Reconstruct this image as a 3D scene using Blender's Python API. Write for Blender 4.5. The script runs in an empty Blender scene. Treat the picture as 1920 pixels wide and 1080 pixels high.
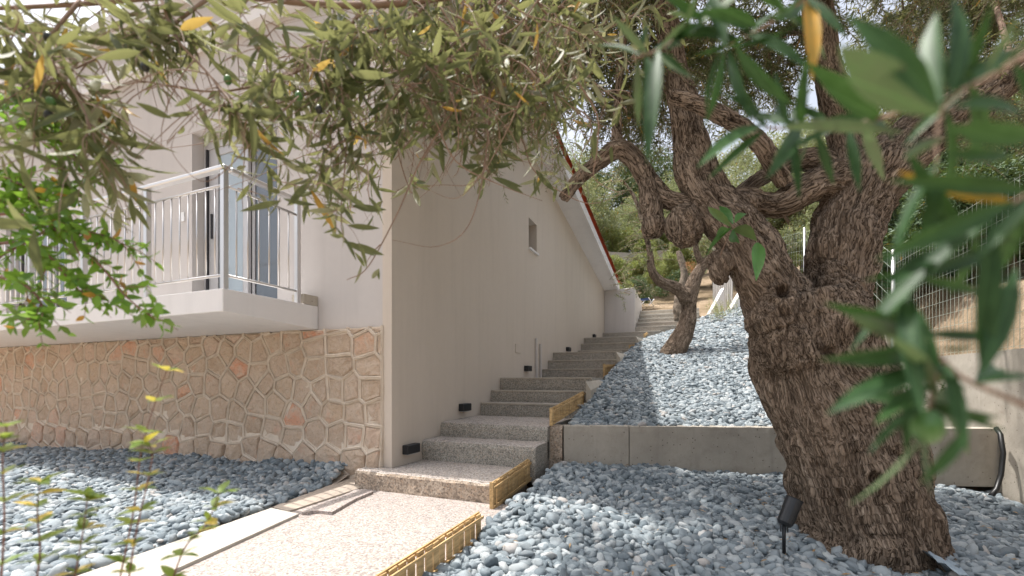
import bpy, bmesh, math, random
import numpy as np
from mathutils import Vector, Matrix, Quaternion

rnd = random.Random(7)
rng = np.random.default_rng(7)
SC = bpy.context.scene
COL = SC.collection
R = math.radians

# ------------------------------------------------------------------ camera, sky, sun, exposure
# World frame: +x = away from the house's side wall, +y = uphill along it, z = 0 at the lower path.
A = R(22.3)                     # camera turned 22.3 degrees to the left of the stairs' direction
CA, SA = math.cos(A), math.sin(A)
EYE = 0.9
F = 830.0                       # focal length in pixels of the 1920 px wide photograph


def W(px, py, Z):
    """survey point: sight line through photograph pixel at depth Z metres -> world"""
    X = (px - 960.0) * Z / F
    H = (712.0 - py) * Z / F
    return Vector((CA * X - SA * Z, SA * X + CA * Z, H + EYE))


cam_d = bpy.data.cameras.new("camera")
cam = bpy.data.objects.new("camera", cam_d)
COL.objects.link(cam)
cam.location = (0, 0, EYE)
cam.rotation_euler = (R(90), 0, A)
cam_d.sensor_width = 36
cam_d.lens = F / 1920 * 36
cam_d.shift_y = 172 / 1920
cam_d.clip_start = 0.02
cam_d.clip_end = 2000
cam_d.dof.use_dof = True
cam_d.dof.focus_distance = 3.6
cam_d.dof.aperture_fstop = 2.6
SC.camera = cam

SUN_EL, SUN_FROM = R(70.5), R(180 - 2)     # sun stands over the house, seen from -x
world = bpy.data.worlds.new("World")
SC.world = world
world.use_nodes = True
wn = world.node_tree
sky = wn.nodes.new("ShaderNodeTexSky")
sky.sky_type = 'NISHITA'
sky.sun_disc = False
sky.sun_elevation = SUN_EL
sky.sun_rotation = R(90) - SUN_FROM
sky.air_density = 1.0
sky.dust_density = 6.0
sky.ozone_density = 1.0
bg = wn.nodes["Background"]
hs = wn.nodes.new("ShaderNodeHueSaturation")      # thin bright overcast veil: the whole sky paler, evenly
hs.inputs['Saturation'].default_value = 0.45
hs.inputs['Value'].default_value = 1.15
wn.links.new(sky.outputs[0], hs.inputs['Color'])
wn.links.new(hs.outputs[0], bg.inputs[0])
bg.inputs[1].default_value = 0.15
sun_d = bpy.data.lights.new("sun", 'SUN')
sun = bpy.data.objects.new("sun", sun_d)
COL.objects.link(sun)
sun_d.energy = 3.3
sun_d.angle = R(0.5)
sun_d.color = (1.0, 0.965, 0.92)
to_sun = Vector((math.cos(SUN_FROM) * math.cos(SUN_EL), math.sin(SUN_FROM) * math.cos(SUN_EL), math.sin(SUN_EL)))
sun.rotation_euler = to_sun.to_track_quat('Z', 'Y').to_euler()
sun.location = to_sun * 40
SC.view_settings.view_transform = 'Standard'
SC.view_settings.look = 'None'
SC.view_settings.gamma = 1
SC.view_settings.use_curve_mapping = False
SC.view_settings.exposure = 0.78
try:
    SC.cycles.max_bounces = 8
    SC.cycles.transparent_max_bounces = 8
except Exception:
    pass


# ------------------------------------------------------------------ helpers
def tag(o, label=None, cat=None, group=None, kind=None):
    if label: o['label'] = label
    if cat: o['category'] = cat
    if group: o['group'] = group
    if kind: o['kind'] = kind
    return o


def empty(name, loc=(0, 0, 0), rz=0.0, **k):
    o = bpy.data.objects.new(name, None)
    o.empty_display_size = 0.1
    COL.objects.link(o)
    o.location = loc
    o.rotation_euler = (0, 0, rz)
    return tag(o, **k)


def link(name, me, parent=None, **k):
    o = bpy.data.objects.new(name, me)
    COL.objects.link(o)
    if parent is not None:
        o.parent = parent
    return tag(o, **k)


class MB:
    """collects faces for ONE mesh"""
    def __init__(s):
        s.v, s.f, s.mi = [], [], []

    def poly(s, pts, m=0):
        b = len(s.v)
        s.v += [tuple(p) for p in pts]
        s.f.append(tuple(range(b, b + len(pts))))
        s.mi.append(m)

    def mesh_add(s, vs, fs, m=0):
        b = len(s.v)
        s.v += [tuple(p) for p in vs]
        for f in fs:
            s.f.append(tuple(b + i for i in f))
            s.mi.append(m)

    def box(s, x0, x1, y0, y1, z0, z1, m=0):
        vs = [(x0, y0, z0), (x1, y0, z0), (x1, y1, z0), (x0, y1, z0), (x0, y0, z1), (x1, y0, z1), (x1, y1, z1), (x0, y1, z1)]
        s.mesh_add(vs, [(0, 3, 2, 1), (4, 5, 6, 7), (0, 1, 5, 4), (1, 2, 6, 5), (2, 3, 7, 6), (3, 0, 4, 7)], m)

    def obox(s, p, q, w, h, m=0, up=Vector((0, 0, 1))):
        """bar from p to q, width w across, height h along up (both centred)"""
        p, q = Vector(p), Vector(q)
        d = (q - p).normalized()
        side = d.cross(up)
        if side.length < 1e-4:
            side = Vector((1, 0, 0))
        side.normalize()
        u = side.cross(d).normalized()
        vs = []
        for c in (p, q):
            for a, b in ((-1, -1), (1, -1), (1, 1), (-1, 1)):
                vs.append(c + side * (a * w / 2) + u * (b * h / 2))
        s.mesh_add(vs, [(0, 1, 2, 3), (7, 6, 5, 4), (0, 4, 5, 1), (1, 5, 6, 2), (2, 6, 7, 3), (3, 7, 4, 0)], m)

    def tube(s, pts, rad, n=8, m=0, cap=True):
        pts = [Vector(p) for p in pts]
        if not hasattr(rad, '__len__'):
            rad = [rad] * len(pts)
        t = (pts[1] - pts[0]).normalized()
        ref = Vector((0, 0, 1)) if abs(t.z) < 0.9 else Vector((1, 0, 0))
        e1 = t.cross(ref).normalized()
        rings = []
        b = len(s.v)
        for i, p in enumerate(pts):
            t2 = (pts[min(i + 1, len(pts) - 1)] - pts[max(i - 1, 0)]).normalized()
            e1 = (e1 - t2 * e1.dot(t2)).normalized()
            e2 = t2.cross(e1)
            for k in range(n):
                a = 2 * math.pi * k / n
                s.v.append(tuple(p + (e1 * math.cos(a) + e2 * math.sin(a)) * rad[i]))
        for i in range(len(pts) - 1):
            for k in range(n):
                k2 = (k + 1) % n
                s.f.append((b + i * n + k, b + i * n + k2, b + (i + 1) * n + k2, b + (i + 1) * n + k))
                s.mi.append(m)
        if cap:
            s.f.append(tuple(b + k for k in reversed(range(n)))); s.mi.append(m)
            e = b + (len(pts) - 1) * n
            s.f.append(tuple(e + k for k in range(n))); s.mi.append(m)

    def mesh(s, name, mats, smooth=False, bevel=0.0):
        me = bpy.data.meshes.new(name)
        me.from_pydata(s.v, [], s.f)
        for m in (mats if isinstance(mats, (list, tuple)) else [mats]):
            me.materials.append(m)
        me.polygons.foreach_set('material_index', s.mi)
        if bevel:
            bm = bmesh.new(); bm.from_mesh(me)
            bmesh.ops.remove_doubles(bm, verts=bm.verts, dist=1e-5)
            bmesh.ops.bevel(bm, geom=[e for e in bm.edges], offset=bevel, segments=1, affect='EDGES')
            bm.to_mesh(me); bm.free()
        if smooth:
            me.polygons.foreach_set('use_smooth', [True] * len(me.polygons))
        me.update()
        return me

    def build(s, name, mats, parent=None, smooth=False, bevel=0.0, **k):
        return link(name, s.mesh(name, mats, smooth, bevel), parent, **k)


def box_obj(name, mat, x0, x1, y0, y1, z0, z1, parent=None, bevel=0.0, **k):
    b = MB(); b.box(x0, x1, y0, y1, z0, z1)
    return b.build(name, mat, parent, bevel=bevel, **k)


def arr_mesh(name, verts, faces, mats, mat_idx=None, smooth=False):
    """numpy verts (N,3), faces (M,k) -> mesh, fast"""
    me = bpy.data.meshes.new(name)
    nv, (nf, k) = len(verts), faces.shape
    me.vertices.add(nv)
    me.vertices.foreach_set('co', np.ascontiguousarray(verts, dtype=np.float32).ravel())
    me.loops.add(nf * k)
    me.loops.foreach_set('vertex_index', np.ascontiguousarray(faces, dtype=np.int32).ravel())
    me.polygons.add(nf)
    me.polygons.foreach_set('loop_start', np.arange(0, nf * k, k, dtype=np.int32))
    for m in (mats if isinstance(mats, (list, tuple)) else [mats]):
        me.materials.append(m)
    if mat_idx is not None:
        me.polygons.foreach_set('material_index', np.asarray(mat_idx, dtype=np.int32))
    if smooth:
        me.polygons.foreach_set('use_smooth', np.ones(nf, dtype=bool))
    me.update(calc_edges=True)
    return me


def _hash(ix, iy, iz, seed):
    h = (ix * 374761393 + iy * 668265263 + iz * 2147483647 + seed * 1274126177) & 0xffffffff
    h = ((h ^ (h >> 13)) * 1274126177) & 0xffffffff
    h = ((h ^ (h >> 16)) * 2246822519) & 0xffffffff
    h = h ^ (h >> 15)
    return (h & 0xffffff) / float(0xffffff) * 2 - 1


def vnoise(p, seed=0):
    p = np.asarray(p, dtype=np.float64)
    i = np.floor(p).astype(np.int64)
    f = p - i
    f = f * f * (3 - 2 * f)
    out = 0
    for dx in (0, 1):
        for dy in (0, 1):
            for dz in (0, 1):
                w = (f[:, 0] if dx else 1 - f[:, 0]) * (f[:, 1] if dy else 1 - f[:, 1]) * (f[:, 2] if dz else 1 - f[:, 2])
                out = out + w * _hash(i[:, 0] + dx, i[:, 1] + dy, i[:, 2] + dz, seed)
    return out


def fbm(p, oct=4, seed=0, gain=0.5):
    a, s, out = 1.0, 0.0, 0
    p = np.asarray(p, dtype=np.float64)
    for o in range(oct):
        out = out + a * vnoise(p * 2.03 ** o, seed + o * 17)
        s += a
        a *= gain
    return out / s


# ------------------------------------------------------------------ materials
class NT:
    def __init__(s, name):
        s.m = bpy.data.materials.new(name)
        s.m.use_nodes = True
        s.t = s.m.node_tree
        s.b = s.t.nodes["Principled BSDF"]
        s.out = s.t.nodes["Material Output"]

    def n(s, typ, **kw):
        nd = s.t.nodes.new(typ)
        for k, v in kw.items():
            if k.startswith('i_'):
                nd.inputs[k[2:]].default_value = v
            else:
                setattr(nd, k, v)
        return nd

    def l(s, a, b):
        s.t.links.new(a, b)

    def coord(s, out='Object', scale=None):
        c = s.n('ShaderNodeTexCoord').outputs[out]
        if scale is not None:
            mp = s.n('ShaderNodeMapping')
            mp.inputs['Scale'].default_value = scale
            s.l(c, mp.inputs[0])
            c = mp.outputs[0]
        return c

    def wpos(s, scale=(1, 1, 1)):
        c = s.n('ShaderNodeNewGeometry').outputs['Position']
        mp = s.n('ShaderNodeMapping')
        mp.inputs['Scale'].default_value = scale
        s.l(c, mp.inputs[0])
        return mp.outputs[0]

    def noise(s, co, scale, detail=4, rough=0.55, dist=0):
        nd = s.n('ShaderNodeTexNoise')
        nd.inputs['Scale'].default_value = scale
        nd.inputs['Detail'].default_value = detail
        nd.inputs['Roughness'].default_value = rough
        nd.inputs['Distortion'].default_value = dist
        s.l(co, nd.inputs['Vector'])
        return nd.outputs['Fac']

    def vor(s, co, scale, feature='F1', out='Distance'):
        nd = s.n('ShaderNodeTexVoronoi', feature=feature)
        nd.inputs['Scale'].default_value = scale
        s.l(co, nd.inputs['Vector'])
        return nd.outputs[out]

    def ramp(s, fac, stops, interp='LINEAR'):
        nd = s.n('ShaderNodeValToRGB')
        cr = nd.color_ramp
        cr.interpolation = interp
        while len(cr.elements) < len(stops):
            cr.elements.new(0.5)
        for e, (p, c) in zip(cr.elements, stops):
            e.position = p
            e.color = (*c, 1) if len(c) == 3 else c
        s.l(fac, nd.inputs[0])
        return nd.outputs[0]

    def mix(s, fac, a, b, mode='MIX'):
        nd = s.n('ShaderNodeMix', data_type='RGBA', blend_type=mode)
        for i, v in ((0, fac), (6, a), (7, b)):
            if hasattr(v, 'links') or hasattr(v, 'is_linked'):
                s.l(v, nd.inputs[i])
            elif i == 0:
                nd.inputs[0].default_value = v
            else:
                nd.inputs[i].default_value = (*v, 1)
        return nd.outputs[2]

    def math(s, op, a, b=None):
        nd = s.n('ShaderNodeMath', operation=op)
        for i, v in ((0, a), (1, b)):
            if v is None: continue
            if hasattr(v, 'is_linked'):
                s.l(v, nd.inputs[i])
            else:
                nd.inputs[i].default_value = v
        return nd.outputs[0]

    def bump(s, h, strength=0.3, dist=0.01, prev=None):
        nd = s.n('ShaderNodeBump')
        nd.inputs['Strength'].default_value = strength
        nd.inputs['Distance'].default_value = dist
        s.l(h, nd.inputs['Height'])
        if prev is not None:
            s.l(prev, nd.inputs['Normal'])
        return nd.outputs[0]

    def fin(s, col=None, rough=0.8, nrm=None, metal=0.0, spec=None):
        if col is not None:
            if hasattr(col, 'is_linked'): s.l(col, s.b.inputs['Base Color'])
            else: s.b.inputs['Base Color'].default_value = (*col, 1)
        if hasattr(rough, 'is_linked'): s.l(rough, s.b.inputs['Roughness'])
        else: s.b.inputs['Roughness'].default_value = rough
        s.b.inputs['Metallic'].default_value = metal
        if spec is not None: s.b.inputs['Specular IOR Level'].default_value = spec
        if nrm is not None: s.l(nrm, s.b.inputs['Normal'])
        return s.m


def m_plaster(name, c0, c1, bump=0.25):
    t = NT(name)
    p = t.wpos()
    big = t.noise(t.wpos((1, 1, 0.35)), 1.1, 5, 0.6, 0.4)
    med = t.noise(p, 14, 4, 0.6)
    col = t.mix(big, c0, c1)
    col = t.mix(t.math('MULTIPLY', med, 0.16), col, tuple(x * 0.7 for x in c0))
    st = t.noise(t.wpos((7, 7, .5)), 1.0, 5, 0.6)
    col = t.mix(t.math('MULTIPLY', t.ramp(st, [(0.5, (0, 0, 0)), (0.75, (1, 1, 1))]), 0.22), col, tuple(x * 0.72 for x in c0))
    fine = t.noise(p, 260, 3, 0.6)
    return t.fin(col, 0.88, t.bump(fine, bump, 0.003, t.bump(med, 0.15, 0.006)), spec=0.25)


def m_concrete(name, c0, c1, speck=0.0, pits=True, bump=0.4, stain=(0.10, 0.085, 0.06)):
    t = NT(name)
    p = t.wpos()
    big = t.noise(p, 2.2, 6, 0.65, 0.6)
    med = t.noise(p, 11, 5, 0.65, 0.3)
    fine = t.noise(p, 150, 3, 0.7)
    col = t.mix(t.ramp(big, [(0.32, (0, 0, 0)), (0.68, (1, 1, 1))]), c0, c1)
    col = t.mix(t.math('MULTIPLY', t.ramp(med, [(0.5, (0, 0, 0)), (0.75, (1, 1, 1))]), 0.45), col, stain)
    drip = t.noise(t.wpos((9, 9, 0.7)), 1.0, 4, 0.6)
    col = t.mix(t.math('MULTIPLY', t.ramp(drip, [(0.55, (0, 0, 0)), (0.72, (1, 1, 1))]), 0.35), col, tuple(x * 0.62 for x in c0))
    col = t.mix(t.math('MULTIPLY', fine, 0.22), col, tuple(min(1, x * 1.5) for x in c1))
    nb = t.bump(fine, bump, 0.004, t.bump(med, 0.3, 0.012))
    if pits:
        v = t.vor(p, 22)
        pit = t.ramp(v, [(0.07, (0, 0, 0)), (0.13, (1, 1, 1))])
        col = t.mix(pit, tuple(x * 0.35 for x in c0), col)
        nb = t.bump(pit, 0.5, 0.006, nb)
    if speck:
        v = t.vor(p, speck, out='Color')
        sep = t.n('ShaderNodeSeparateColor'); t.l(v, sep.inputs[0])
        sc = t.ramp(sep.outputs[0], [(0.0, tuple(x * 0.35 for x in c0)), (0.25, tuple(x * 0.8 for x in c0)), (0.5, c1),
                                     (0.75, tuple(min(0.9, x * 1.45) for x in c1)), (1.0, (c1[0] * 1.15, c1[1] * .95, c1[2] * .8))])
        col = t.mix(0.62, col, sc)
        d = t.vor(p, speck)
        nb = t.bump(d, -0.7 if speck < 120 else -0.5, 0.006, nb)
    return t.fin(col, 0.9, nb, spec=0.25)


def m_simple(name, c, rough=0.5, metal=0.0, var=0.1, scale=30, bump=0.05):
    t = NT(name)
    p = t.wpos()
    nz = t.noise(p, scale, 4, 0.6)
    col = t.mix(nz, tuple(x * (1 - var) for x in c), tuple(min(1, x * (1 + var)) for x in c))
    return t.fin(col, rough, t.bump(nz, bump, 0.002), metal)


def m_leaf(name, top, top2, under, yellow=(0.50, 0.27, 0.03), ymin=0.955, rough=0.42, trans=0.35, transcol=None, spec=0.5, rib=False):
    """two-sided leaf: darker face, paler underside, per-leaf tint"""
    t = NT(name)
    at = t.n('ShaderNodeAttribute', attribute_name='tint')
    oi = t.n('ShaderNodeObjectInfo')
    tint = t.math('FRACT', t.math('ADD', at.outputs['Fac'], oi.outputs['Random']))
    c_top = t.mix(tint, top, top2)
    c_un = t.mix(tint, tuple(x * 0.5 for x in under), tuple(min(1, x * 1.15) for x in under))
    yl = t.math('GREATER_THAN', tint, ymin)
    bf = t.n('ShaderNodeNewGeometry').outputs['Backfacing']
    col = t.mix(bf, c_top, c_un)
    blot = t.noise(t.coord('Object'), 60, 3, 0.6)
    col = t.mix(t.math('MULTIPLY', t.ramp(blot, [(0.5, (0, 0, 0)), (0.8, (1, 1, 1))]), 0.35), col, tuple(x * 0.5 for x in top))
    col = t.mix(yl, col, yellow)
    if rib:       # pale midrib and faint side veins, in the leaf's own unit coordinates
        sx = t.n('ShaderNodeSeparateXYZ'); t.l(t.coord('Object'), sx.inputs[0])
        ax_ = t.math('ABSOLUTE', sx.outputs[0])
        mr = t.ramp(ax_, [(0.0, (1, 1, 1)), (0.010, (0, 0, 0))])
        col = t.mix(t.math('MULTIPLY', mr, 0.5), col, tuple(min(1, x * 2.6 + .05) for x in top2))
        mot = t.noise(t.coord('Object', (14, 5, 5)), 1.0, 4, 0.65)
        col = t.mix(t.math('MULTIPLY', t.ramp(mot, [(0.45, (0, 0, 0)), (0.75, (1, 1, 1))]), 0.5), col, tuple(min(1, x * 1.6 + .03) for x in top2))
    t.fin(col, rough, None, spec=spec)
    tr = t.n('ShaderNodeBsdfTranslucent')
    tc = t.mix(0.5, col, transcol or (0.30, 0.36, 0.05))
    t.l(tc, tr.inputs[0])
    ms = t.n('ShaderNodeMixShader')
    ms.inputs[0].default_value = trans
    t.l(t.b.outputs[0], ms.inputs[1])
    t.l(tr.outputs[0], ms.inputs[2])
    t.l(ms.outputs[0], t.out.inputs['Surface'])
    return t.m


def m_bark(name, lo, mid, hi, scale=1.0, warm=None):
    """bark ridges run along each limb: 'barkco' is stored in the limb's own frame, stretched along it"""
    t = NT(name)
    at = t.n('ShaderNodeAttribute', attribute_name='barkco')
    co = at.outputs['Vector']
    at2 = t.n('ShaderNodeAttribute', attribute_name='cav')
    big = t.noise(co, 5 * scale, 4, 0.6)
    n1 = t.noise(co, 34 * scale, 6, 0.72, 0.9)
    n2 = t.noise(co, 120 * scale, 5, 0.75, 0.6)
    rid = t.math('ABSOLUTE', t.math('SUBTRACT', t.noise(co, 48 * scale, 3, 0.6, 1.2), 0.5))      # narrow fissures
    fis = t.ramp(rid, [(0.0, (0, 0, 0)), (0.055, (1, 1, 1))])
    h = t.math('ADD', t.math('MULTIPLY', n1, 0.6), t.math('MULTIPLY', n2, 0.4))
    h = t.math('ADD', h, t.math('MULTIPLY', fis, 0.28))
    col = t.ramp(h, [(0.50, lo), (0.80, mid), (1.05, hi)])
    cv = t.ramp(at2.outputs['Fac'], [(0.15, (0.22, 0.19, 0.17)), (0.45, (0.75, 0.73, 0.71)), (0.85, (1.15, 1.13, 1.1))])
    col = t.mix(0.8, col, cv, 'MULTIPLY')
    col = t.mix(t.math('MULTIPLY', t.ramp(big, [(0.45, (0, 0, 0)), (0.7, (1, 1, 1))]), 0.4), col, warm or tuple(x * 0.9 for x in mid))
    return t.fin(col, 0.92, t.bump(h, 1.0, 0.03 / scale), spec=0.15)


def m_stone(name):
    t = NT(name)
    oi = t.n('ShaderNodeObjectInfo')
    p = t.wpos()
    c = t.ramp(oi.outputs['Random'], [(0.0, (0.30, 0.22, 0.155)), (0.25, (0.40, 0.30, 0.215)), (0.5, (0.38, 0.29, 0.22)),
                                      (0.7, (0.35, 0.26, 0.19)), (0.88, (0.43, 0.32, 0.25)), (0.95, (0.48, 0.22, 0.13)), (1.0, (0.32, 0.30, 0.22))])
    n1 = t.noise(p, 9, 6, 0.7, 0.8)
    n2 = t.noise(p, 42, 5, 0.7, 0.5)
    n3 = t.noise(p, 5, 3, 0.6)
    c = t.mix(t.ramp(n1, [(0.35, (0, 0, 0)), (0.7, (1, 1, 1))]), c, (0.42, 0.345, 0.275))
    c = t.mix(t.math('MULTIPLY', t.ramp(n3, [(0.60, (0, 0, 0)), (0.70, (1, 1, 1))]), 0.38), c, (0.45, 0.23, 0.15))
    c = t.mix(t.math('MULTIPLY', t.ramp(n2, [(0.5, (0, 0, 0)), (0.7, (1, 1, 1))]), 0.5), c, (0.20, 0.15, 0.11))
    h = t.math('ADD', t.math('MULTIPLY', n1, 0.7), t.math('MULTIPLY', n2, 0.4))
    return t.fin(t.mix(1.0, c, (1.42, 1.42, 1.42), 'MULTIPLY'), 0.93, t.bump(h, 1.0, 0.03), spec=0.2)


def m_pebble(name):
    t = NT(name)
    oi = t.n('ShaderNodeObjectInfo')
    p = t.wpos()
    c = t.ramp(oi.outputs['Random'], [(0.0, (0.070, 0.097, 0.114)), (0.22, (0.125, 0.160, 0.182)), (0.5, (0.203, 0.242, 0.264)), (0.8, (0.304, 0.344, 0.361)),
                                      (0.955, (0.419, 0.446, 0.449)), (0.985, (0.385, 0.350, 0.323)), (1.0, (0.434, 0.407, 0.372))])
    n = t.noise(p, 70, 4, 0.7)
    dust = t.noise(p, 11, 4, 0.6)
    c = t.mix(t.math('MULTIPLY', n, 0.4), c, (0.293, 0.320, 0.337))
    c = t.mix(t.math('MULTIPLY', t.ramp(dust, [(0.5, (0, 0, 0)), (0.8, (1, 1, 1))]), 0.35), c, (0.347, 0.330, 0.313))
    return t.fin(c, 0.72, t.bump(n, 0.5, 0.004), spec=0.35)


def m_wood(name, c0, c1, grain=(60, 6, 60)):
    t = NT(name)
    oi = t.n('ShaderNodeObjectInfo')
    p = t.wpos()
    g = t.noise(t.wpos(grain), 1.0, 5, 0.65, 0.6)
    v = t.mix(oi.outputs['Random'], c0, c1)
    c = t.mix(t.ramp(g, [(0.4, (0, 0, 0)), (0.65, (1, 1, 1))]), v, tuple(x * 0.62 for x in c0))
    d = t.noise(p, 7, 4, 0.6)
    c = t.mix(t.math('MULTIPLY', t.ramp(d, [(0.55, (0, 0, 0)), (0.75, (1, 1, 1))]), 0.5), c, (0.22, 0.13, 0.06))
    return t.fin(c, 0.75, t.bump(g, 0.3, 0.002), spec=0.25)


def m_ground(name):
    t = NT(name)
    p = t.wpos()
    n1 = t.noise(p, 0.9, 6, 0.65)
    n2 = t.noise(p, 14, 6, 0.7)
    c = t.ramp(n1, [(0.3, (0.13, 0.10, 0.06)), (0.5, (0.24, 0.18, 0.12)), (0.7, (0.36, 0.28, 0.20))])
    c = t.mix(t.ramp(n2, [(0.5, (0, 0, 0)), (0.7, (1, 1, 1))]), c, (0.13, 0.10, 0.055))
    return t.fin(c, 0.95, t.bump(n2, 0.8, 0.05), spec=0.1)


def m_glass(name, c, rough=0.05):
    t = NT(name)
    t.fin(c, rough, None, spec=0.6)
    return t.m


M = dict(
    plaster=m_plaster('plaster_beige', (0.55, 0.478, 0.40), (0.63, 0.555, 0.475)),
    facade=m_plaster('plaster_facade', (0.52, 0.485, 0.46), (0.57, 0.535, 0.51)),
    white=m_plaster('plaster_white', (0.70, 0.68, 0.67), (0.76, 0.745, 0.73), 0.12),
    stone=m_stone('rubble_stone'),
    mortar=m_concrete('mortar_pale', (0.57, 0.485, 0.39), (0.66, 0.58, 0.485), pits=False, bump=0.6, stain=(0.33, 0.245, 0.165)),
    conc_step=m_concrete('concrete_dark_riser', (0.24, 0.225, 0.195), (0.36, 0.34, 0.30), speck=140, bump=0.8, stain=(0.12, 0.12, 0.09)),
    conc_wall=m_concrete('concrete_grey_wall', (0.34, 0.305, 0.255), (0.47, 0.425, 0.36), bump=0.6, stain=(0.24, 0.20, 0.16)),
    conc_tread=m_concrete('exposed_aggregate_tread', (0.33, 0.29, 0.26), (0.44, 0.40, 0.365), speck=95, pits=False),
    conc_path=m_concrete('exposed_aggregate_path', (0.30, 0.262, 0.24), (0.37, 0.33, 0.305), speck=110, pits=False, bump=0.3, stain=(0.30, 0.23, 0.18)),
    conc_front=m_concrete('aggregate_riser', (0.31, 0.245, 0.19), (0.41, 0.34, 0.27), speck=85, pits=False),
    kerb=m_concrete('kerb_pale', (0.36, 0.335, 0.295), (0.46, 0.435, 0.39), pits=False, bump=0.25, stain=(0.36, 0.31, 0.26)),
    screed=m_concrete('screed_brown', (0.36, 0.30, 0.25), (0.42, 0.36, 0.30), pits=False, bump=0.3, stain=(0.3, 0.24, 0.18)),
    metal=m_simple('brushed_steel', (0.62, 0.61, 0.60), 0.35, 0.85, 0.05),
    alu=m_simple('aluminium_frame', (0.50, 0.49, 0.49), 0.45, 0.3, 0.05),
    dark=m_simple('dark_seal', (0.03, 0.03, 0.035), 0.5),
    black=m_simple('black_lamp', (0.012, 0.014, 0.017), 0.45),
    lens=m_glass('lamp_lens', (0.5, 0.5, 0.5), 0.2),
    glass_l=m_glass('glass_pale', (0.33, 0.39, 0.43), 0.06),
    glass_d=m_glass('glass_dark', (0.115, 0.135, 0.16), 0.08),
    curtain=m_simple('grey_curtain', (0.27, 0.29, 0.32), 0.8, 0, 0.1),
    interior=m_simple('dark_room', (0.05, 0.05, 0.055), 0.9),
    plastic=m_simple('white_plastic', (0.75, 0.75, 0.74), 0.4),
    tile=m_simple('terracotta_tile', (0.46, 0.10, 0.035), 0.8, 0, 0.45, 9, 0.4),
    wood=m_wood('pine_edging', (0.60, 0.40, 0.185), (0.68, 0.48, 0.25)),
    wood_grey=m_wood('weathered_boards', (0.36, 0.35, 0.33), (0.44, 0.43, 0.41), (12, 12, 2)),
    wire=m_simple('green_wire', (0.42, 0.47, 0.40), 0.5, 0.2),
    ground=m_ground('dry_soil'),
    sheet=m_simple('geotextile', (0.30, 0.37, 0.43), 0.7),
    pebble=m_pebble('blue_grey_pebble'),
    hose=m_simple('black_hose', (0.012, 0.012, 0.012), 0.4),
    blue=m_simple('blue_canvas', (0.04, 0.10, 0.33), 0.7),
    bark=m_bark('olive_bark', (0.045, 0.030, 0.020), (0.30, 0.235, 0.18), (0.54, 0.46, 0.38), 1.0, (0.31, 0.225, 0.16)),
    bark_s=m_bark('olive_bark_young', (0.10, 0.07, 0.05), (0.22, 0.165, 0.12), (0.34, 0.27, 0.21), 1.6),
    bark_pale=m_bark('olive_bark_pale', (0.10, 0.08, 0.06), (0.28, 0.23, 0.18), (0.42, 0.36, 0.29), 1.6),
    twig=m_simple('olive_twig', (0.26, 0.175, 0.125), 0.85, 0, 0.4, 60, 0.3),
    twig_red=m_simple('red_brown_stem', (0.22, 0.10, 0.07), 0.7, 0, 0.3, 60, 0.2),
    leaf=m_leaf('olive_leaf_khaki', (0.035, 0.065, 0.022), (0.11, 0.135, 0.05), (0.33, 0.335, 0.20), trans=0.42, transcol=(0.46, 0.44, 0.17), ymin=0.982, rough=.55),
    leaf_dk=m_leaf('olive_leaf_dark', (0.013, 0.045, 0.012), (0.032, 0.085, 0.018), (0.14, 0.18, 0.10), rough=0.5, spec=.28, rib=True, trans=0.16, ymin=0.972, transcol=(0.10, 0.22, 0.03)),
    leaf_bg=m_leaf('olive_leaf_silver', (0.14, 0.175, 0.065), (0.27, 0.30, 0.15), (0.38, 0.40, 0.26), ymin=0.99, rough=0.6, trans=0.3),
    leaf_pine=m_leaf('dark_evergreen_leaf', (0.03, 0.07, 0.025), (0.07, 0.12, 0.04), (0.10, 0.15, 0.06), ymin=0.995, rough=0.6, trans=0.15),
    leaf_bush=m_leaf('light_bush_leaf', (0.17, 0.22, 0.06), (0.30, 0.32, 0.11), (0.28, 0.31, 0.13), ymin=0.97, rough=0.6, trans=0.35, yellow=(0.38, 0.26, 0.10)),
    leaf_br=m_leaf('bright_shrub_leaf', (0.05, 0.16, 0.02), (0.19, 0.36, 0.045), (0.20, 0.33, 0.08), rough=0.4, trans=0.42, ymin=0.985, transcol=(0.36, 0.56, 0.06), yellow=(0.55, 0.20, 0.05)),
    leaf_sp=m_leaf('sprig_leaf', (0.10, 0.20, 0.03), (0.28, 0.34, 0.05), (0.25, 0.33, 0.08), rough=0.4, trans=0.4, ymin=0.86, transcol=(0.4, 0.5, 0.05), yellow=(0.60, 0.42, 0.08)),
    leaf_sp2=m_leaf('sucker_leaf', (0.04, 0.13, 0.025), (0.07, 0.19, 0.035), (0.16, 0.22, 0.09), ymin=2, trans=0.25, transcol=(0.2, 0.4, 0.05)),
    olive=m_simple('green_olive', (0.07, 0.17, 0.04), 0.3, 0, 0.15),
    olive_b=m_simple('black_olive', (0.02, 0.02, 0.015), 0.3, 0, 0.15),
)

# ------------------------------------------------------------------ surveyed heights
WALL_X = -2.34            # plane of the house's side wall
FRONT_Y = 3.05            # front edge of that wall
# y of riser, z of tread
STEPS = [(2.87, 0.16), (3.49, 0.34), (3.82, 0.48), (4.72, 0.628), (5.01, 0.768), (5.29, 0.925), (7.03, 1.075), (7.34, 1.232), (7.63, 1.385),
         (9.47, 1.535), (9.77, 1.70), (10.06, 1.862), (12.35, 2.20), (12.63, 2.36)]
ST_X1 = -1.13
BED = [(3.6, 0.43), (4.2, 0.47), (5.3, 0.74), (7.6, 1.28), (10.0, 1.72), (12.5, 2.06), (14.5, 2.55)]


def interp(x, tab):
    if x <= tab[0][0]: return tab[0][1]
    for (a, b), (c, d) in zip(tab, tab[1:]):
        if x <= c: return b + (d - b) * (x - a) / (c - a)
    return tab[-1][1]


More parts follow.
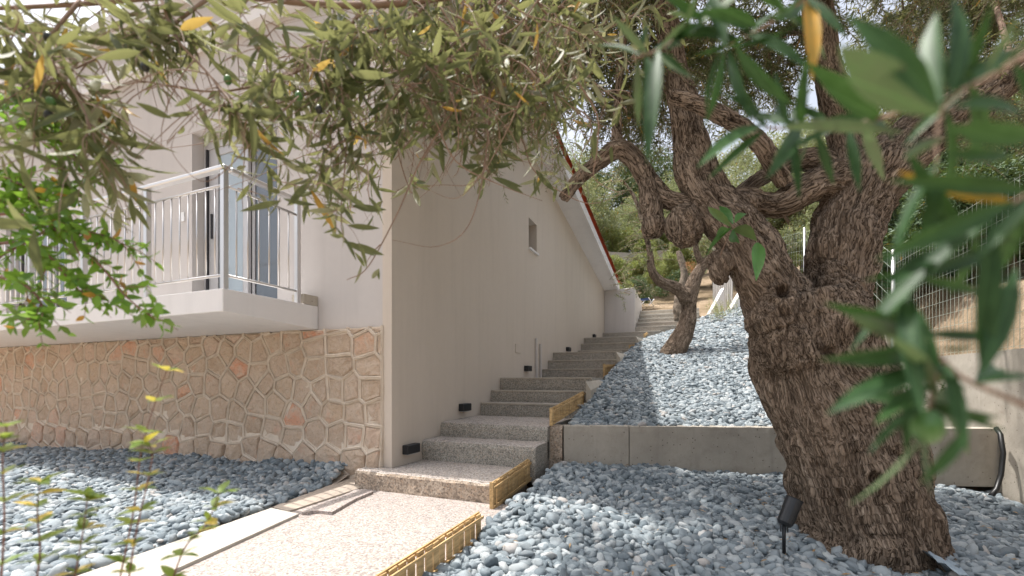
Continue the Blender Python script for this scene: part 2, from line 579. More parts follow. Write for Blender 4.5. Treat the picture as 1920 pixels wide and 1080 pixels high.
def sst(a, b, x):
    t = min(1, max(0, (x - a) / (b - a)))
    return t * t * (3 - 2 * t)


def z_low(x, y):
    return -0.197 - 0.082 * x + 0.062 * y


def sst(a, b, x):
    t = min(1, max(0, (x - a) / (b - a)))
    return t * t * (3 - 2 * t)


def z_left(x, y):
    return 0.137 + 0.027 * (x + 3) + 0.03 * (y - 3.05) - 0.085 * sst(0, .35, 3.05 - y) * sst(-7, -3, x)


def z_bed(x, y):
    ye = y - max(0, 1.03 * .27 * (x + 1.1)) * (1 - sst(5.5, 9, y))       # the bed starts at the slanting retaining wall
    return interp(ye, BED) + (x + 1.1) * (0.25 * sst(9, 13, y) - 0.10 * sst(4.8, 6.2, y) * (1 - sst(7.5, 10, y)))


RW = [(2.41 + 0.379 * 1.2) / 0.925]     # unused helper value keeps the survey note of the right wall
# right boundary wall in plan
RWALL = [(2.36, -1.0), (2.40, 2.0), (2.42, 7.6), (2.30, 8.5), (1.75, 13.0), (1.65, 18.0)]


def z_terrain(x, y):
    """natural ground outside the built terraces"""
    base = 2.45 + max(0, y - 13.4) * 0.30
    s = sst(2.2, 3.4, x)
    side = 0.55 + 0.19 * max(0, y) + 0.14 * max(0, x - 2.5)
    if y > 13.4:
        z = base + 0.04 * max(0, x)
        return z
    if s > 0:
        return -0.6 * (1 - s) + (side if y < 11 else side + (base - side) * sst(11, 13.4, y)) * s
    return -0.6


# ------------------------------------------------------------------ ground, beds, path, stairs
def grid_sheet(name, mat, xs, ys, fz, **k):
    b = MB()
    nx = len(xs)
    for y in ys:
        for x in xs:
            b.v.append((x, y, fz(x, y)))
    for j in range(len(ys) - 1):
        for i in range(nx - 1):
            b.f.append((j * nx + i, j * nx + i + 1, (j + 1) * nx + i + 1, (j + 1) * nx + i)); b.mi.append(0)
    return b.build(name, mat, None, smooth=True, **k)


def frange(a, b, n):
    return [a + (b - a) * i / (n - 1) for i in range(n)]


def z_ground(x, y):
    z = z_terrain(x, y)
    r = math.sin(x * 1.3 + y * 0.7) * 0.5 + math.sin(x * 0.5 - y * 1.1) * 0.5
    return z + r * 0.05 * (1 if (y > 14.5 or x > 3.2) else 0)


gx = sorted(set([-400, -120, -60, -30] + frange(-20, 30, 84) + [40, 60, 120, 400]))
gy = sorted(set([-300, -80, -30, -10, -4] + frange(-2, 60, 104) + [70, 90, 130, 400]))


def z_far(x, y):
    z = z_ground(x, min(y, 75))
    return z


grid_sheet('ground', M['ground'], gx, gy, z_far, kind='structure')

# soil under the gravel beds
grid_sheet('lower_gravel_base', M['screed'], frange(-1.15, 2.4, 12), frange(-1.5, 5.2, 12), lambda x, y: z_low(x, y) - 0.03, kind='structure')

def gp(px, py, z=0.0):
    """where the sight line through a photograph pixel meets height z"""
    Z = F * (EYE - z) / (py - 712.0)
    p = W(px, py, Z)
    return (p.x, p.y)


def map_sheet(name, mat, us, vs, fxy, fz, **k):
    b = MB()
    for v in vs:
        for u in us:
            x, y = fxy(u, v)
            b.v.append((x, y, fz(x, y)))
    nx = len(us)
    for j in range(len(vs) - 1):
        for i in range(nx - 1):
            b.f.append((j * nx + i, j * nx + i + 1, (j + 1) * nx + i + 1, (j + 1) * nx + i)); b.mi.append(0)
    return b.build(name, mat, None, smooth=True, **k)


KE0, KE1 = gp(200, 1072), gp(657, 906)


def left_edge(y):
    """outer edge of the pale kerb / border: the left gravel ends here"""
    return KE0[0] + (KE1[0] - KE0[0]) * (y - KE0[1]) / (KE1[1] - KE0[1])


RP0, RP1 = W(1057, 795, 4.02), W(1878, 803, 3.80)


def ret_y(x):
    return RP0.y + (RP1.y - RP0.y) * (x - RP0.x) / (RP1.x - RP0.x)


map_sheet('left_gravel_base', M['screed'], frange(0, 1, 12), frange(-1.5, 3.1, 12), lambda u, v: (-16 + (left_edge(v) + .02 + 16) * u, v), lambda x, y: z_left(x, y) - 0.035, kind='structure')
map_sheet('upper_gravel_base', M['screed'], frange(-1.14, 2.45, 14), frange(0, 1, 40), lambda u, v: (u, ret_y(u) + .06 + (13.6 - ret_y(u) - .06) * v ** 1.4), lambda x, y: min(z_bed(x, y) - 0.03, .45 + max(0, y - ret_y(x)) * .3), kind='structure')

# path of exposed aggregate
pb = MB()
pn = 14
PX0 = lambda y: left_edge(y) + .03
for j in range(16):
    y = -1.6 + (2.90 + 1.6) * j / 15
    for i in range(pn):
        x = PX0(y) + (-1.13 - PX0(y)) * i / (pn - 1)
        pb.v.append((x, y, 0.012))
for j in range(15):
    for i in range(pn - 1):
        pb.f.append((j * pn + i, j * pn + i + 1, (j + 1) * pn + i + 1, (j + 1) * pn + i)); pb.mi.append(0)
for i in range(pn - 1):
    pass
pb.poly([(-1.13, -1.6, 0.012), (-1.13, -1.6, -0.2), (-1.13, 2.9, -0.2), (-1.13, 2.9, 0.012)])
path = pb.build('path', M['conc_path'], None, kind='structure')


def flat_strip(name, mat, pts, z, th=0.1, parent=None, **k):
    """slab with the given outline, top at z"""
    b = MB()
    n = len(pts)
    area = sum(pts[i][0] * pts[(i + 1) % n][1] - pts[(i + 1) % n][0] * pts[i][1] for i in range(n))
    if area < 0: pts = pts[::-1]
    b.poly([(x, y, z) for x, y in pts])
    for i in range(n):
        a, c = pts[i], pts[(i + 1) % n]
        b.poly([(a[0], a[1], z), (a[0], a[1], z - th), (c[0], c[1], z - th), (c[0], c[1], z)])
    return b.build(name, mat, parent, **k)


flat_strip('path_kerb', M['kerb'], [(left_edge(.6), .6), (left_edge(1.2), 1.2), (left_edge(gp(512, 961)[1]) + .005, gp(512, 961)[1]), gp(560, 963, .03), gp(295, 1082, .03), gp(170, 1145, .03)], 0.03, 0.12, path)
b = MB()
n_ = 12
for k_ in range(n_ + 1):
    y = gp(513, 960)[1] + (3.06 - gp(513, 960)[1]) * k_ / n_
    xe = left_edge(y)
    wdt = .16 + .10 * k_ / n_
    zt = .027 + .022 * k_ / n_
    for (dx, z) in ((-.02, zt - .12), (-.018, zt), (0.01, zt + .004), (wdt * .8, zt - .004), (wdt, .024), (wdt, -.05)):
        b.v.append((xe + dx, y, z))
for k_ in range(n_):
    for q in range(5):
        b.f.append((k_ * 6 + q, k_ * 6 + q + 1, (k_ + 1) * 6 + q + 1, (k_ + 1) * 6 + q)); b.mi.append(0)
b.build('path_border', M['screed'], path)
flat_strip('path_ledge', M['conc_path'], [gp(566, 960, .034), gp(640, 930, .034), gp(668, 917, .034), gp(700, 921, .034), gp(668, 934, .034), gp(622, 960, .034), gp(596, 957, .034)], 0.034, 0.05, path)


def rough_box(x0, x1, y0, y1, z0, z1, nx, ny, nz, amp, seed, mtop=0, mside=1, slope=0.0):
    """concrete block with slightly worn faces and a rounded front edge; returns MB"""
    b = MB()
    idx = {}
    dims = (x1 - x0, y1 - y0, z1 - z0)

    def vert(i, j, k):
        key = (i, j, k)
        if key not in idx:
            x = x0 + dims[0] * i / nx; y = y0 + dims[1] * j / ny; z = z0 + dims[2] * k / nz
            if k == nz: z += slope * (y - y0)
            idx[key] = len(b.v)
            b.v.append((x, y, z))
        return idx[key]

    def face(q, m):
        b.f.append(tuple(vert(*c) for c in q)); b.mi.append(m)
    for i in range(nx):
        for j in range(ny):
            face([(i, j, nz), (i + 1, j, nz), (i + 1, j + 1, nz), (i, j + 1, nz)], mtop)
    for i in range(nx):
        for k in range(nz):
            face([(i, 0, k), (i + 1, 0, k), (i + 1, 0, k + 1), (i, 0, k + 1)], mside)
            face([(i + 1, ny, k), (i, ny, k), (i, ny, k + 1), (i + 1, ny, k + 1)], mside)
    for j in range(ny):
        for k in range(nz):
            face([(0, j + 1, k), (0, j, k), (0, j, k + 1), (0, j + 1, k + 1)], mside)
            face([(nx, j, k), (nx, j + 1, k), (nx, j + 1, k + 1), (nx, j, k + 1)], mside)
    P = np.array(b.v)
    N = fbm(P * 7, 3, seed); N2 = fbm(P * 7 + 31, 3, seed + 5); N3 = fbm(P * 22 + 11, 3, seed + 9)
    inner = (P[:, 0] > x0 + 1e-4)
    P[:, 1] += np.where(P[:, 1] < y0 + 1e-4, (N + 0.5 * N3) * amp, 0)
    P[:, 2] += np.where((P[:, 2] > z1 - 0.02) , (N2 + 0.4 * N3) * amp * 0.6, 0)
    # worn front edge
    edge = (P[:, 1] < y0 + amp * 2) & (P[:, 2] > z1 - amp)
    P[:, 1] += np.where(edge, amp * 0.9 + N3 * amp * 0.7, 0)
    P[:, 2] -= np.where(edge, amp * 0.6 + N3 * amp * 0.5, 0)
    b.v = [tuple(v) for v in P]
    return b


stairs = empty('stairs', (0, 0, 0), kind='structure')
for i, (y, z) in enumerate(STEPS):
    yb = STEPS[i + 1][0] + 0.04 if i + 1 < len(STEPS) else 13.0
    x0 = WALL_X - 0.23 if i == 0 else WALL_X + 0.004
    x1 = -1.31 if i == 0 else (-1.22 if i < 3 else ST_X1)
    if i == 12: x1 = -0.80
    if i == 13: x1 = -0.10
    if i == 0: yb = 3.044
    zb = z - (0.30 if i else 0.2)
    slope = 0.0
    if i == 11: slope = 0.07
    far = i > 6
    b = rough_box(x0, x1, y, yb, zb, z, 14 if far else 44, 6 if far else 10, 3 if far else 8, 0.004 if far else (0.013 if i < 3 else 0.008), 40 + i, 0, 1, slope)
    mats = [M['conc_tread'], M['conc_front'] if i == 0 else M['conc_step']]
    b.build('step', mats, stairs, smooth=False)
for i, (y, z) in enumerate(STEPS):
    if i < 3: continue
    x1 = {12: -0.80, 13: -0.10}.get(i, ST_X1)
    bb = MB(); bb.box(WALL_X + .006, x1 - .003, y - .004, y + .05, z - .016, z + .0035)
    bb.build('sunlit_edge_strip', M['kerb'] if i > 10 else M['conc_wall'], stairs, bevel=.003)  # added paler lip: sunlight on the tread edge put into the colour
# the first landing continues behind the house corner line up to the second riser
b = rough_box(WALL_X + 0.004, -1.30, 3.046, 3.50, -0.05, 0.158, 20, 8, 3, 0.004, 77)
b.build('landing', [M['conc_tread'], M['conc_front']], stairs)
# light cheek strips beside the upper flights
for (y0, y1, z) in ((4.95, 5.95, 0.90), (7.1, 8.2, 1.36), (9.6, 10.5, 1.84)):
    b = MB()
    b.mesh_add([(ST_X1 + .002, y0, z - .30), (ST_X1 + .06, y0, z - .30), (ST_X1 + .06, y1, z - .12), (ST_X1 + .002, y1, z - .12),
                (ST_X1 + .002, y0, z - .02), (ST_X1 + .06, y0, z - .12), (ST_X1 + .06, y1, z - .02), (ST_X1 + .002, y1, z - .004)],
               [(0, 3, 2, 1), (4, 5, 6, 7), (0, 1, 5, 4), (1, 2, 6, 5), (2, 3, 7, 6), (3, 0, 4, 7)])
    b.build('cheek', M['conc_wall'], stairs)
# second flight towards the upper terrace
for i, (y, z) in enumerate(((12.98, 2.52), (13.30, 2.67), (13.62, 2.83), (13.94, 2.98))):
    b = rough_box(-1.49, 0.15, y, y + 0.36 if i < 3 else y + 1.6, z - 0.25, z, 14, 5, 3, 0.004, 90 + i)
    b.build('step', [M['kerb'], M['conc_step'] if i < 3 else M['conc_wall']], stairs)
    bb = MB(); bb.box(-1.487, .147, y - .008, y + .06, z - .035, z + .005); bb.build('sunlit_edge_strip', M['kerb'], stairs, bevel=.003)  # pale strip added to paint the light line along the sunlit tread edge

# aggregate stub and long concrete retaining wall
b = rough_box(-1.215, -1.13, 3.83, 4.10, 0.02, 0.478, 6, 6, 12, 0.012, 55)
ret = empty('retaining_wall', (-1.1, 4.0, 0), label='long low grey concrete wall holding the upper gravel bed behind the big trunk', cat='wall')
rp0, rp1 = W(1057, 795, 4.02), W(1878, 803, 3.80)


def ret_seg(t0, t1, seed):
    p = rp0.lerp(rp1, t0); q = rp0.lerp(rp1, t1)
    L = (q - p).length
    ang = math.atan2(q.y - p.y, q.x - p.x)
    bb = rough_box(0.001, L - 0.001, 0, 0.14, -0.5, 0.0, 40, 3, 10, 0.004, seed)
    o = bb.build('wall_panel', [M['conc_wall'], M['conc_wall']], ret)
    o.location = (p.x + 1.1, p.y - 4.0, 0.48)
    o.rotation_euler = (0, 0, ang)


ret_seg(0.0, 0.156, 61)
ret_seg(0.1575, 0.63, 62)
ret_seg(0.6315, 1.0, 63)
b = MB()
b2 = rough_box(-0.115, 0.10, 0, 0.20, -0.40, 0.0, 14, 6, 24, 0.016, 58)
o = b2.build('wall_stub', [M['conc_front'], M['conc_front']], ret)
o.location = (rp0.x - 0.115 + 1.1, rp0.y - 0.01 - 4.0, 0.47)
o.rotation_euler = (0, 0, R(8))

# ------------------------------------------------------------------ house
house = empty('house', (WALL_X, FRONT_Y, 0), label='beige rendered house with red tiled roof, rubble stone base and white balcony', cat='house')


def hpart(name, b, mats, parent=None, **k):
    """geometry given in world coordinates, parented to the house"""
    o = b.build(name, mats, parent or house, **k)
    if parent is None or parent is house:
        o.location = -house.location
    return o


XL = -16.5
YF = 3.08          # facade plane
YE = 12.62
RIDGE_Y, RIDGE_Z = 3.30, 4.965
FZ, EZ = 4.96, 3.42


def gab(y):
    if y < RIDGE_Y: return FZ + (RIDGE_Z - FZ) * (y - FRONT_Y) / (RIDGE_Y - FRONT_Y)
    return RIDGE_Z + (EZ - RIDGE_Z) * (y - RIDGE_Y) / (YE - RIDGE_Y)


# side wall with the small window opening
WY0, WY1, WZ0, WZ1 = 6.38, 6.76, 2.93, 3.395
b = MB()
ys = sorted(set([FRONT_Y, RIDGE_Y, WY0, WY1, YE]))
for y0, y1 in zip(ys, ys[1:]):
    if abs(y0 - WY0) < 1e-6:
        b.poly([(WALL_X, y0, -0.3), (WALL_X, y1, -0.3), (WALL_X, y1, WZ0), (WALL_X, y0, WZ0)])
        b.poly([(WALL_X, y0, WZ1), (WALL_X, y1, WZ1), (WALL_X, y1, gab(y1)), (WALL_X, y0, gab(y0))])
    else:
        b.poly([(WALL_X, y0, -0.3), (WALL_X, y1, -0.3), (WALL_X, y1, gab(y1)), (WALL_X, y0, gab(y0))])
xi = WALL_X - 0.22
b.poly([(WALL_X, WY0, WZ0), (WALL_X, WY1, WZ0), (xi, WY1, WZ0), (xi, WY0, WZ0)])
b.poly([(WALL_X, WY1, WZ0), (WALL_X, WY1, WZ1), (xi, WY1, WZ1), (xi, WY1, WZ0)])
b.poly([(WALL_X, WY0, WZ1), (WALL_X, WY0, WZ0), (xi, WY0, WZ0), (xi, WY0, WZ1)])
b.poly([(WALL_X, WY1, WZ1), (WALL_X, WY0, WZ1), (xi, WY0, WZ1), (xi, WY1, WZ1)])
# wall end (pilaster) front face and its return
b.poly([(WALL_X - 0.095, FRONT_Y, -0.3), (WALL_X, FRONT_Y, -0.3), (WALL_X, FRONT_Y, FZ), (WALL_X - 0.095, FRONT_Y, FZ)])
b.poly([(WALL_X - 0.095, FRONT_Y, -0.3), (WALL_X - 0.095, FRONT_Y, FZ), (WALL_X - 0.095, 3.3, FZ), (WALL_X - 0.095, 3.3, -0.3)])
hpart('side_wall', b, M['plaster'])
# small side window: frame, pane, sill
win = hpart('window', (lambda q: (q.box(xi + .004, xi + .05, WY0 + .002, WY0 + .04, WZ0 + .002, WZ1 - .002), q.box(xi + .004, xi + .05, WY1 - .04, WY1 - .002, WZ0 + .002, WZ1 - .002),
            q.box(xi + .004, xi + .05, WY0 + .04, WY1 - .04, WZ0 + .002, WZ0 + .04), q.box(xi + .004, xi + .05, WY0 + .04, WY1 - .04, WZ1 - .04, WZ1 - .002), q)[-1])(MB()), M['alu'])
b = MB(); b.box(xi + .01, xi + .02, WY0 + .04, WY1 - .04, WZ0 + .04, WZ1 - .04); b.build('pane', M['glass_d'], win)
b = MB(); b.box(WALL_X - 0.20, WALL_X + 0.035, WY0 - .01, WY1 + .02, WZ0 - .03, WZ0 + .004)
hpart('window_sill', b, M['white'], bevel=0.004)

# facade with two door openings
D1 = (-4.96, -3.70, 1.575, 3.53)
D2 = (-9.0, -7.42, 1.575, 3.43)
b = MB()
ZB = 1.357
xs = [XL, D2[0], D2[1], D1[0], D1[1], WALL_X - 0.095]
for x0, x1 in zip(xs, xs[1:]):
    d = D1 if x0 == D1[0] else (D2 if x0 == D2[0] else None)
    if d:
        b.poly([(x0, YF, ZB), (x1, YF, ZB), (x1, YF, d[2]), (x0, YF, d[2])])
        b.poly([(x0, YF, d[3]), (x1, YF, d[3]), (x1, YF, FZ), (x0, YF, FZ)])
        yi = YF + 0.20
        b.poly([(x0, YF, d[2]), (x0, YF, d[3]), (x0, yi, d[3]), (x0, yi, d[2])])
        b.poly([(x1, YF, d[3]), (x1, YF, d[2]), (x1, yi, d[2]), (x1, yi, d[3])])
        b.poly([(x0, YF, d[3]), (x1, YF, d[3]), (x1, yi, d[3]), (x0, yi, d[3])])
        b.poly([(x0, YF, d[2]), (x0, yi, d[2]), (x1, yi, d[2]), (x1, YF, d[2])])
    else:
        b.poly([(x0, YF, ZB), (x1, YF, ZB), (x1, YF, FZ), (x0, YF, FZ)])
# underside ledge over the stone, far end and back
b.poly([(XL, YF, ZB), (XL, 3.2, ZB), (WALL_X - .095, 3.2, ZB), (WALL_X - .095, YF, ZB)])
b.poly([(XL, YF, -0.3), (XL, YF, FZ), (XL, RIDGE_Y, RIDGE_Z), (XL, YE, EZ), (XL, YE, -0.3)])
b.poly([(XL, YE, -0.3), (XL, YE, EZ), (WALL_X, YE, EZ), (WALL_X, YE, -0.3)])
hpart('front_wall', b, M['facade'])
# thin raised band under the eaves
b = MB(); b.box(XL, WALL_X - 0.1, 2.99, YF - 0.002, 4.36, 4.50)
hpart('eaves_band', b, M['white'])

# roof: slabs, barge board and tiles
OV = 0.36
roof = empty('roof', -house.location); roof.parent = house
b = MB()
for (ya, za), (yb_, zb_) in (((2.98, gab(2.98)), (RIDGE_Y, RIDGE_Z)), ((RIDGE_Y, RIDGE_Z), (YE + 0.12, gab(YE + .12)))):
    x0, x1 = XL - .1, WALL_X + OV
    th = 0.17
    b.mesh_add([(x0, ya, za), (x1, ya, za), (x1, yb_, zb_), (x0, yb_, zb_), (x0, ya, za + th), (x1, ya, za + th), (x1, yb_, zb_ + th), (x0, yb_, zb_ + th)],
               [(0, 3, 2, 1), (4, 5, 6, 7), (0, 1, 5, 4), (1, 2, 6, 5), (2, 3, 7, 6), (3, 0, 4, 7)])
b.build('soffit', M['white'], roof)
b = MB()
for (ya, yb_) in ((2.95, RIDGE_Y), (RIDGE_Y, YE + 0.14)):
    za, zb_ = gab(ya), gab(yb_)
    x0, x1 = WALL_X + OV + .002, WALL_X + OV + .045
    b.mesh_add([(x0, ya, za - .03), (x1, ya, za - .03), (x1, yb_, zb_ - .03), (x0, yb_, zb_ - .03), (x0, ya, za + .15), (x1, ya, za + .15), (x1, yb_, zb_ + .15), (x0, yb_, zb_ + .15)],
               [(0, 3, 2, 1), (4, 5, 6, 7), (0, 1, 5, 4), (1, 2, 6, 5), (2, 3, 7, 6), (3, 0, 4, 7)])
b.build('barge_board', M['white'], roof)
# barrel tile, built along +y, arched across x
tb = MB()
n = 6
rows = []
for end, (yy, rr) in enumerate(((0, .105), (.36, .088))):
    for k in range(n + 1):
        a = math.pi * k / n
        tb.v.append((math.cos(a) * rr, yy, math.sin(a) * rr * .75))
for end, (yy, rr) in enumerate(((0, .090), (.36, .074))):
    for k in range(n + 1):
        a = math.pi * k / n
        tb.v.append((math.cos(a) * rr, yy, math.sin(a) * rr * .75))
m_ = n + 1
for k in range(n):
    tb.f.append((k, k + 1, m_ + k + 1, m_ + k)); tb.mi.append(0)
    tb.f.append((2 * m_ + k + 1, 2 * m_ + k, 3 * m_ + k, 3 * m_ + k + 1)); tb.mi.append(0)
    tb.f.append((k + 1, k, 2 * m_ + k, 2 * m_ + k + 1)); tb.mi.append(0)
    tb.f.append((m_ + k, m_ + k + 1, 3 * m_ + k + 1, 3 * m_ + k)); tb.mi.append(0)
tile_me = tb.mesh('roof_tile', M['tile'], smooth=False)
slope_dn = math.atan2(EZ - RIDGE_Z, YE - RIDGE_Y)
up_dn = math.atan2(RIDGE_Z - FZ, RIDGE_Y - FRONT_Y)
for col_i in range(3):
    x = WALL_X + OV + 0.0 - col_i * 0.23
    yy = YE + 0.12
    while yy > RIDGE_Y + 0.1:
        o = link('tile', tile_me, roof)
        o.location = (x + rnd.uniform(-.006, .006), yy, gab(yy) + 0.19 + rnd.uniform(0, .012))
        o.rotation_euler = (-slope_dn + .05 + rnd.uniform(-.01, .01), 0, math.pi + rnd.uniform(-.03, .03))
        yy -= 0.29
# remaining field of tiles, joined
fv, ff = [], []
base_v = np.array(tb.v); base_f = [f for f in tb.f]
cnt = 0
for ci in range(3, 58):
    x = WALL_X + OV - ci * 0.23
    for k in range(36):
        yy = YE + 0.12 - k * 0.29
        if yy < RIDGE_Y + .1: break
        c, s = math.cos(-(-slope_dn + .05)), math.sin(-(-slope_dn + .05))
        v = base_v[:2 * m_] * np.array([-1, -1, 1])
        z = v[:, 2] * c - v[:, 1] * s * -1 * -1
        yv = v[:, 1]
        zz = v[:, 2] + (-yv) * math.tan(-slope_dn + .05) * 1.0
        fv.append(np.stack([v[:, 0] + x, yv + yy, zz + gab(yy) + .19], 1))
        ff.append(np.array([(q, q + 1, m_ + q + 1, m_ + q) for q in range(n)]) + cnt)
        cnt += 2 * m_
me = arr_mesh('tile_field', np.concatenate(fv), np.concatenate(ff), M['tile'])
link('tile_field', me, roof, kind='stuff')
b = MB()
b.mesh_add([(XL - .1, 2.98, gab(2.98) + .172), (WALL_X + OV, 2.98, gab(2.98) + .172), (WALL_X + OV, RIDGE_Y, RIDGE_Z + .172), (XL - .1, RIDGE_Y, RIDGE_Z + .172),
            (WALL_X + OV, YE + .12, gab(YE + .12) + .172), (XL - .1, YE + .12, gab(YE + .12) + .172)], [(0, 1, 2, 3), (3, 2, 4, 5)])
b.build('roof_underlay', M['tile'], roof)


# rubble stone cladding: irregular cells, each stone a part
def clip(poly, px, py, nx, ny):
    out = []
    L = len(poly)
    for i in range(L):
        a, c = poly[i], poly[(i + 1) % L]
        da = (a[0] - px) * nx + (a[1] - py) * ny
        dc = (c[0] - px) * nx + (c[1] - py) * ny
        if da <= 0: out.append(a)
        if (da < 0) != (dc < 0):
            t = da / (da - dc)
            out.append((a[0] + (c[0] - a[0]) * t, a[1] + (c[1] - a[1]) * t))
    return out


SX0, SX1, SZ0, SZ1 = -12.0, WALL_X - 0.096, -0.35, 1.352
seeds = []
z = SZ0
row = 0
while z < SZ1 + 0.1:
    rh = 0.20 if z > 0.25 else 0.22
    x = SX0 - 0.1 + rnd.uniform(0, .2)
    while x < SX1 + 0.15:
        wdt = rnd.uniform(0.17, 0.34)
        blk = x > -3.35          # squarer quoins towards the corner
        if blk: wdt = rnd.choice((.17, .26, .34))
        seeds.append((x + wdt / 2, z + rh / 2 + (rnd.uniform(-.012, .012) if blk else rnd.uniform(-.075, .075))))
        x += wdt
    z += rh
    row += 1
YS = 3.055


def stone_bulge(z):
    return 0.055 * (1 - sst(0.0, 0.55, z))


def cell(i, inset):
    sx, sz = seeds[i]
    poly = [(SX0 + inset * .3, SZ0), (SX1 - inset * .3, SZ0), (SX1 - inset * .3, SZ1 - inset * .5), (SX0 + inset * .3, SZ1 - inset * .5)]
    for j, (qx, qz) in enumerate(seeds):
        if j == i or abs(qx - sx) > 0.9 or abs(qz - sz) > 0.7: continue
        dx, dz = qx - sx, qz - sz
        L = math.hypot(dx, dz)
        nx_, nz_ = dx / L, dz / L
        poly = clip(poly, (sx + qx) / 2 - nx_ * inset, (sz + qz) / 2 - nz_ * inset, nx_, nz_)
        if len(poly) < 3: return []
    return poly


def dedupe(poly, d=0.006):
    out = []
    for p in poly:
        if not out or math.hypot(p[0] - out[-1][0], p[1] - out[-1][1]) > d: out.append(p)
    if len(out) > 2 and math.hypot(out[0][0] - out[-1][0], out[0][1] - out[-1][1]) < d: out.pop()
    return out


mort = MB()
mort.poly([(SX0, YS + .0, SZ0), (SX1, YS + .0, SZ0), (SX1, YS + .0, SZ1), (SX0, YS + .0, SZ1)])
# slightly deeper body behind with bulging foot
ns = 0
stone_jobs = []
for i in range(len(seeds)):
    full = dedupe(cell(i, 0.0))
    if len(full) < 3: continue
    ins = dedupe(cell(i, 0.021 if seeds[i][1] > 0.3 else 0.012))
    # ribbon pointing around the cell: a raised rounded bead along each edge
    lowrow = seeds[i][1] < 0.25
    n = len(full)
    for k in range(n):
        a, c = Vector(full[k]), Vector(full[(k + 1) % n])
        if (a - c).length < 0.01: continue
        if full[k] > full[(k + 1) % n] : continue     # each shared edge once
        h = 0.022 if not lowrow else 0.008
        w = rnd.uniform(.009, .014) if not lowrow else .010
        d = (c - a).normalized(); nn = Vector((-d.y, d.x))
        a2, c2 = a - d * .006, c + d * .006
        nseg = max(2, int((c2 - a2).length / .06))
        prev = None
        off = [Vector((rnd.uniform(-.004, .004), rnd.uniform(-.004, .004))) for _ in range(nseg + 1)]
        off[0] = off[-1] = Vector((0, 0))
        for q in range(nseg + 1):
            p = a2.lerp(c2, q / nseg) + off[q]
            y0 = YS - stone_bulge(p.y)
            ring = []
            for (ww, hh) in ((-1.25, -.035), (-1.0, h * .75), (-.45, h), (0, h * .62), (.45, h), (1.0, h * .75), (1.25, -.035)):
                pp = p + nn * (ww * w)
                ring.append((pp.x, y0 - hh, pp.y))
            if prev:
                for s_ in range(6):
                    mort.poly([prev[s_], prev[s_ + 1], ring[s_ + 1], ring[s_]])
            prev = ring
    if len(ins) < 3: continue
    stone_jobs.append((i, ins))
mort_o = hpart('mortar', mort, M['mortar'], smooth=False)
# bulging foot backing
b = MB()
prev = None
for z in frange(SZ0, SZ1, 12):
    y = YS - stone_bulge(z) - 0.001
    if prev:
        b.poly([(SX0, prev[1], prev[0]), (SX1, prev[1], prev[0]), (SX1, y, z), (SX0, y, z)])
    prev = (z, y)
b.poly([(SX0, YS - .001, SZ1), (SX1, YS - .001, SZ1), (SX1, YF + .1, SZ1), (SX0, YF + .1, SZ1)])
hpart('mortar_bed', b, M['mortar'])
# keep the 300 stones that show largest as parts; farther ones join one mesh
stone_jobs.sort(key=lambda j: -seeds[j[0]][0])
rest = MB()
for num, (i, poly) in enumerate(stone_jobs):
    cx, cz = sum(p[0] for p in poly) / len(poly), sum(p[1] for p in poly) / len(poly)
    # resample outline finer and roughen it
    ring = []
    for k in range(len(poly)):
        a, c = poly[k], poly[(k + 1) % len(poly)]
        L = math.hypot(c[0] - a[0], c[1] - a[1])
        m = max(1, int(round(L / 0.085)))
        for q in range(m):
            t = q / m
            ring.append((a[0] + (c[0] - a[0]) * t, a[1] + (c[1] - a[1]) * t))
    h = rnd.uniform(0.006, 0.020) + (0.014 if cz < 0.3 else 0)
    tilt = (rnd.uniform(-.05, .05), rnd.uniform(-.05, .05))
    sb = MB()
    levels = ((1.0, -0.03), (0.985, h * .55), (0.90, h * .95), (0.55, h * 1.15))
    vs = []
    for s_, hh in levels:
        for (x, z) in ring:
            jx, jz = rnd.uniform(-.004, .004), rnd.uniform(-.004, .004)
            px_, pz_ = cx + (x - cx) * s_ + (jx if hh > 0 else 0), cz + (z - cz) * s_ + (jz if hh > 0 else 0)
            y = YS - stone_bulge(cz) - hh - (rnd.uniform(-.008, .009) if s_ < 0.97 else 0) - (tilt[0] * (px_ - cx) + tilt[1] * (pz_ - cz) if hh > 0 else 0)
            vs.append((px_, y, pz_))
    vs.append((cx, YS - stone_bulge(cz) - h * 1.1 - rnd.uniform(0, .008), cz))
    nr = len(ring)
    fs = []
    for l_ in range(3):
        for k in range(nr):
            k2 = (k + 1) % nr
            fs.append((l_ * nr + k, l_ * nr + k2, (l_ + 1) * nr + k2, (l_ + 1) * nr + k))
    for k in range(nr):
        fs.append((3 * nr + k, 3 * nr + (k + 1) % nr, 4 * nr))
    if num < 295:
        loc = Vector((cx, YS, cz))
        sb.mesh_add([Vector(v) - loc for v in vs], fs)
        o = sb.build('stone', M['stone'], house, smooth=False)
        o.location = loc - house.location
    else:
        rest.mesh_add(vs, fs)
if rest.v:
    hpart('stone_field', rest, M['stone'], kind='stuff')

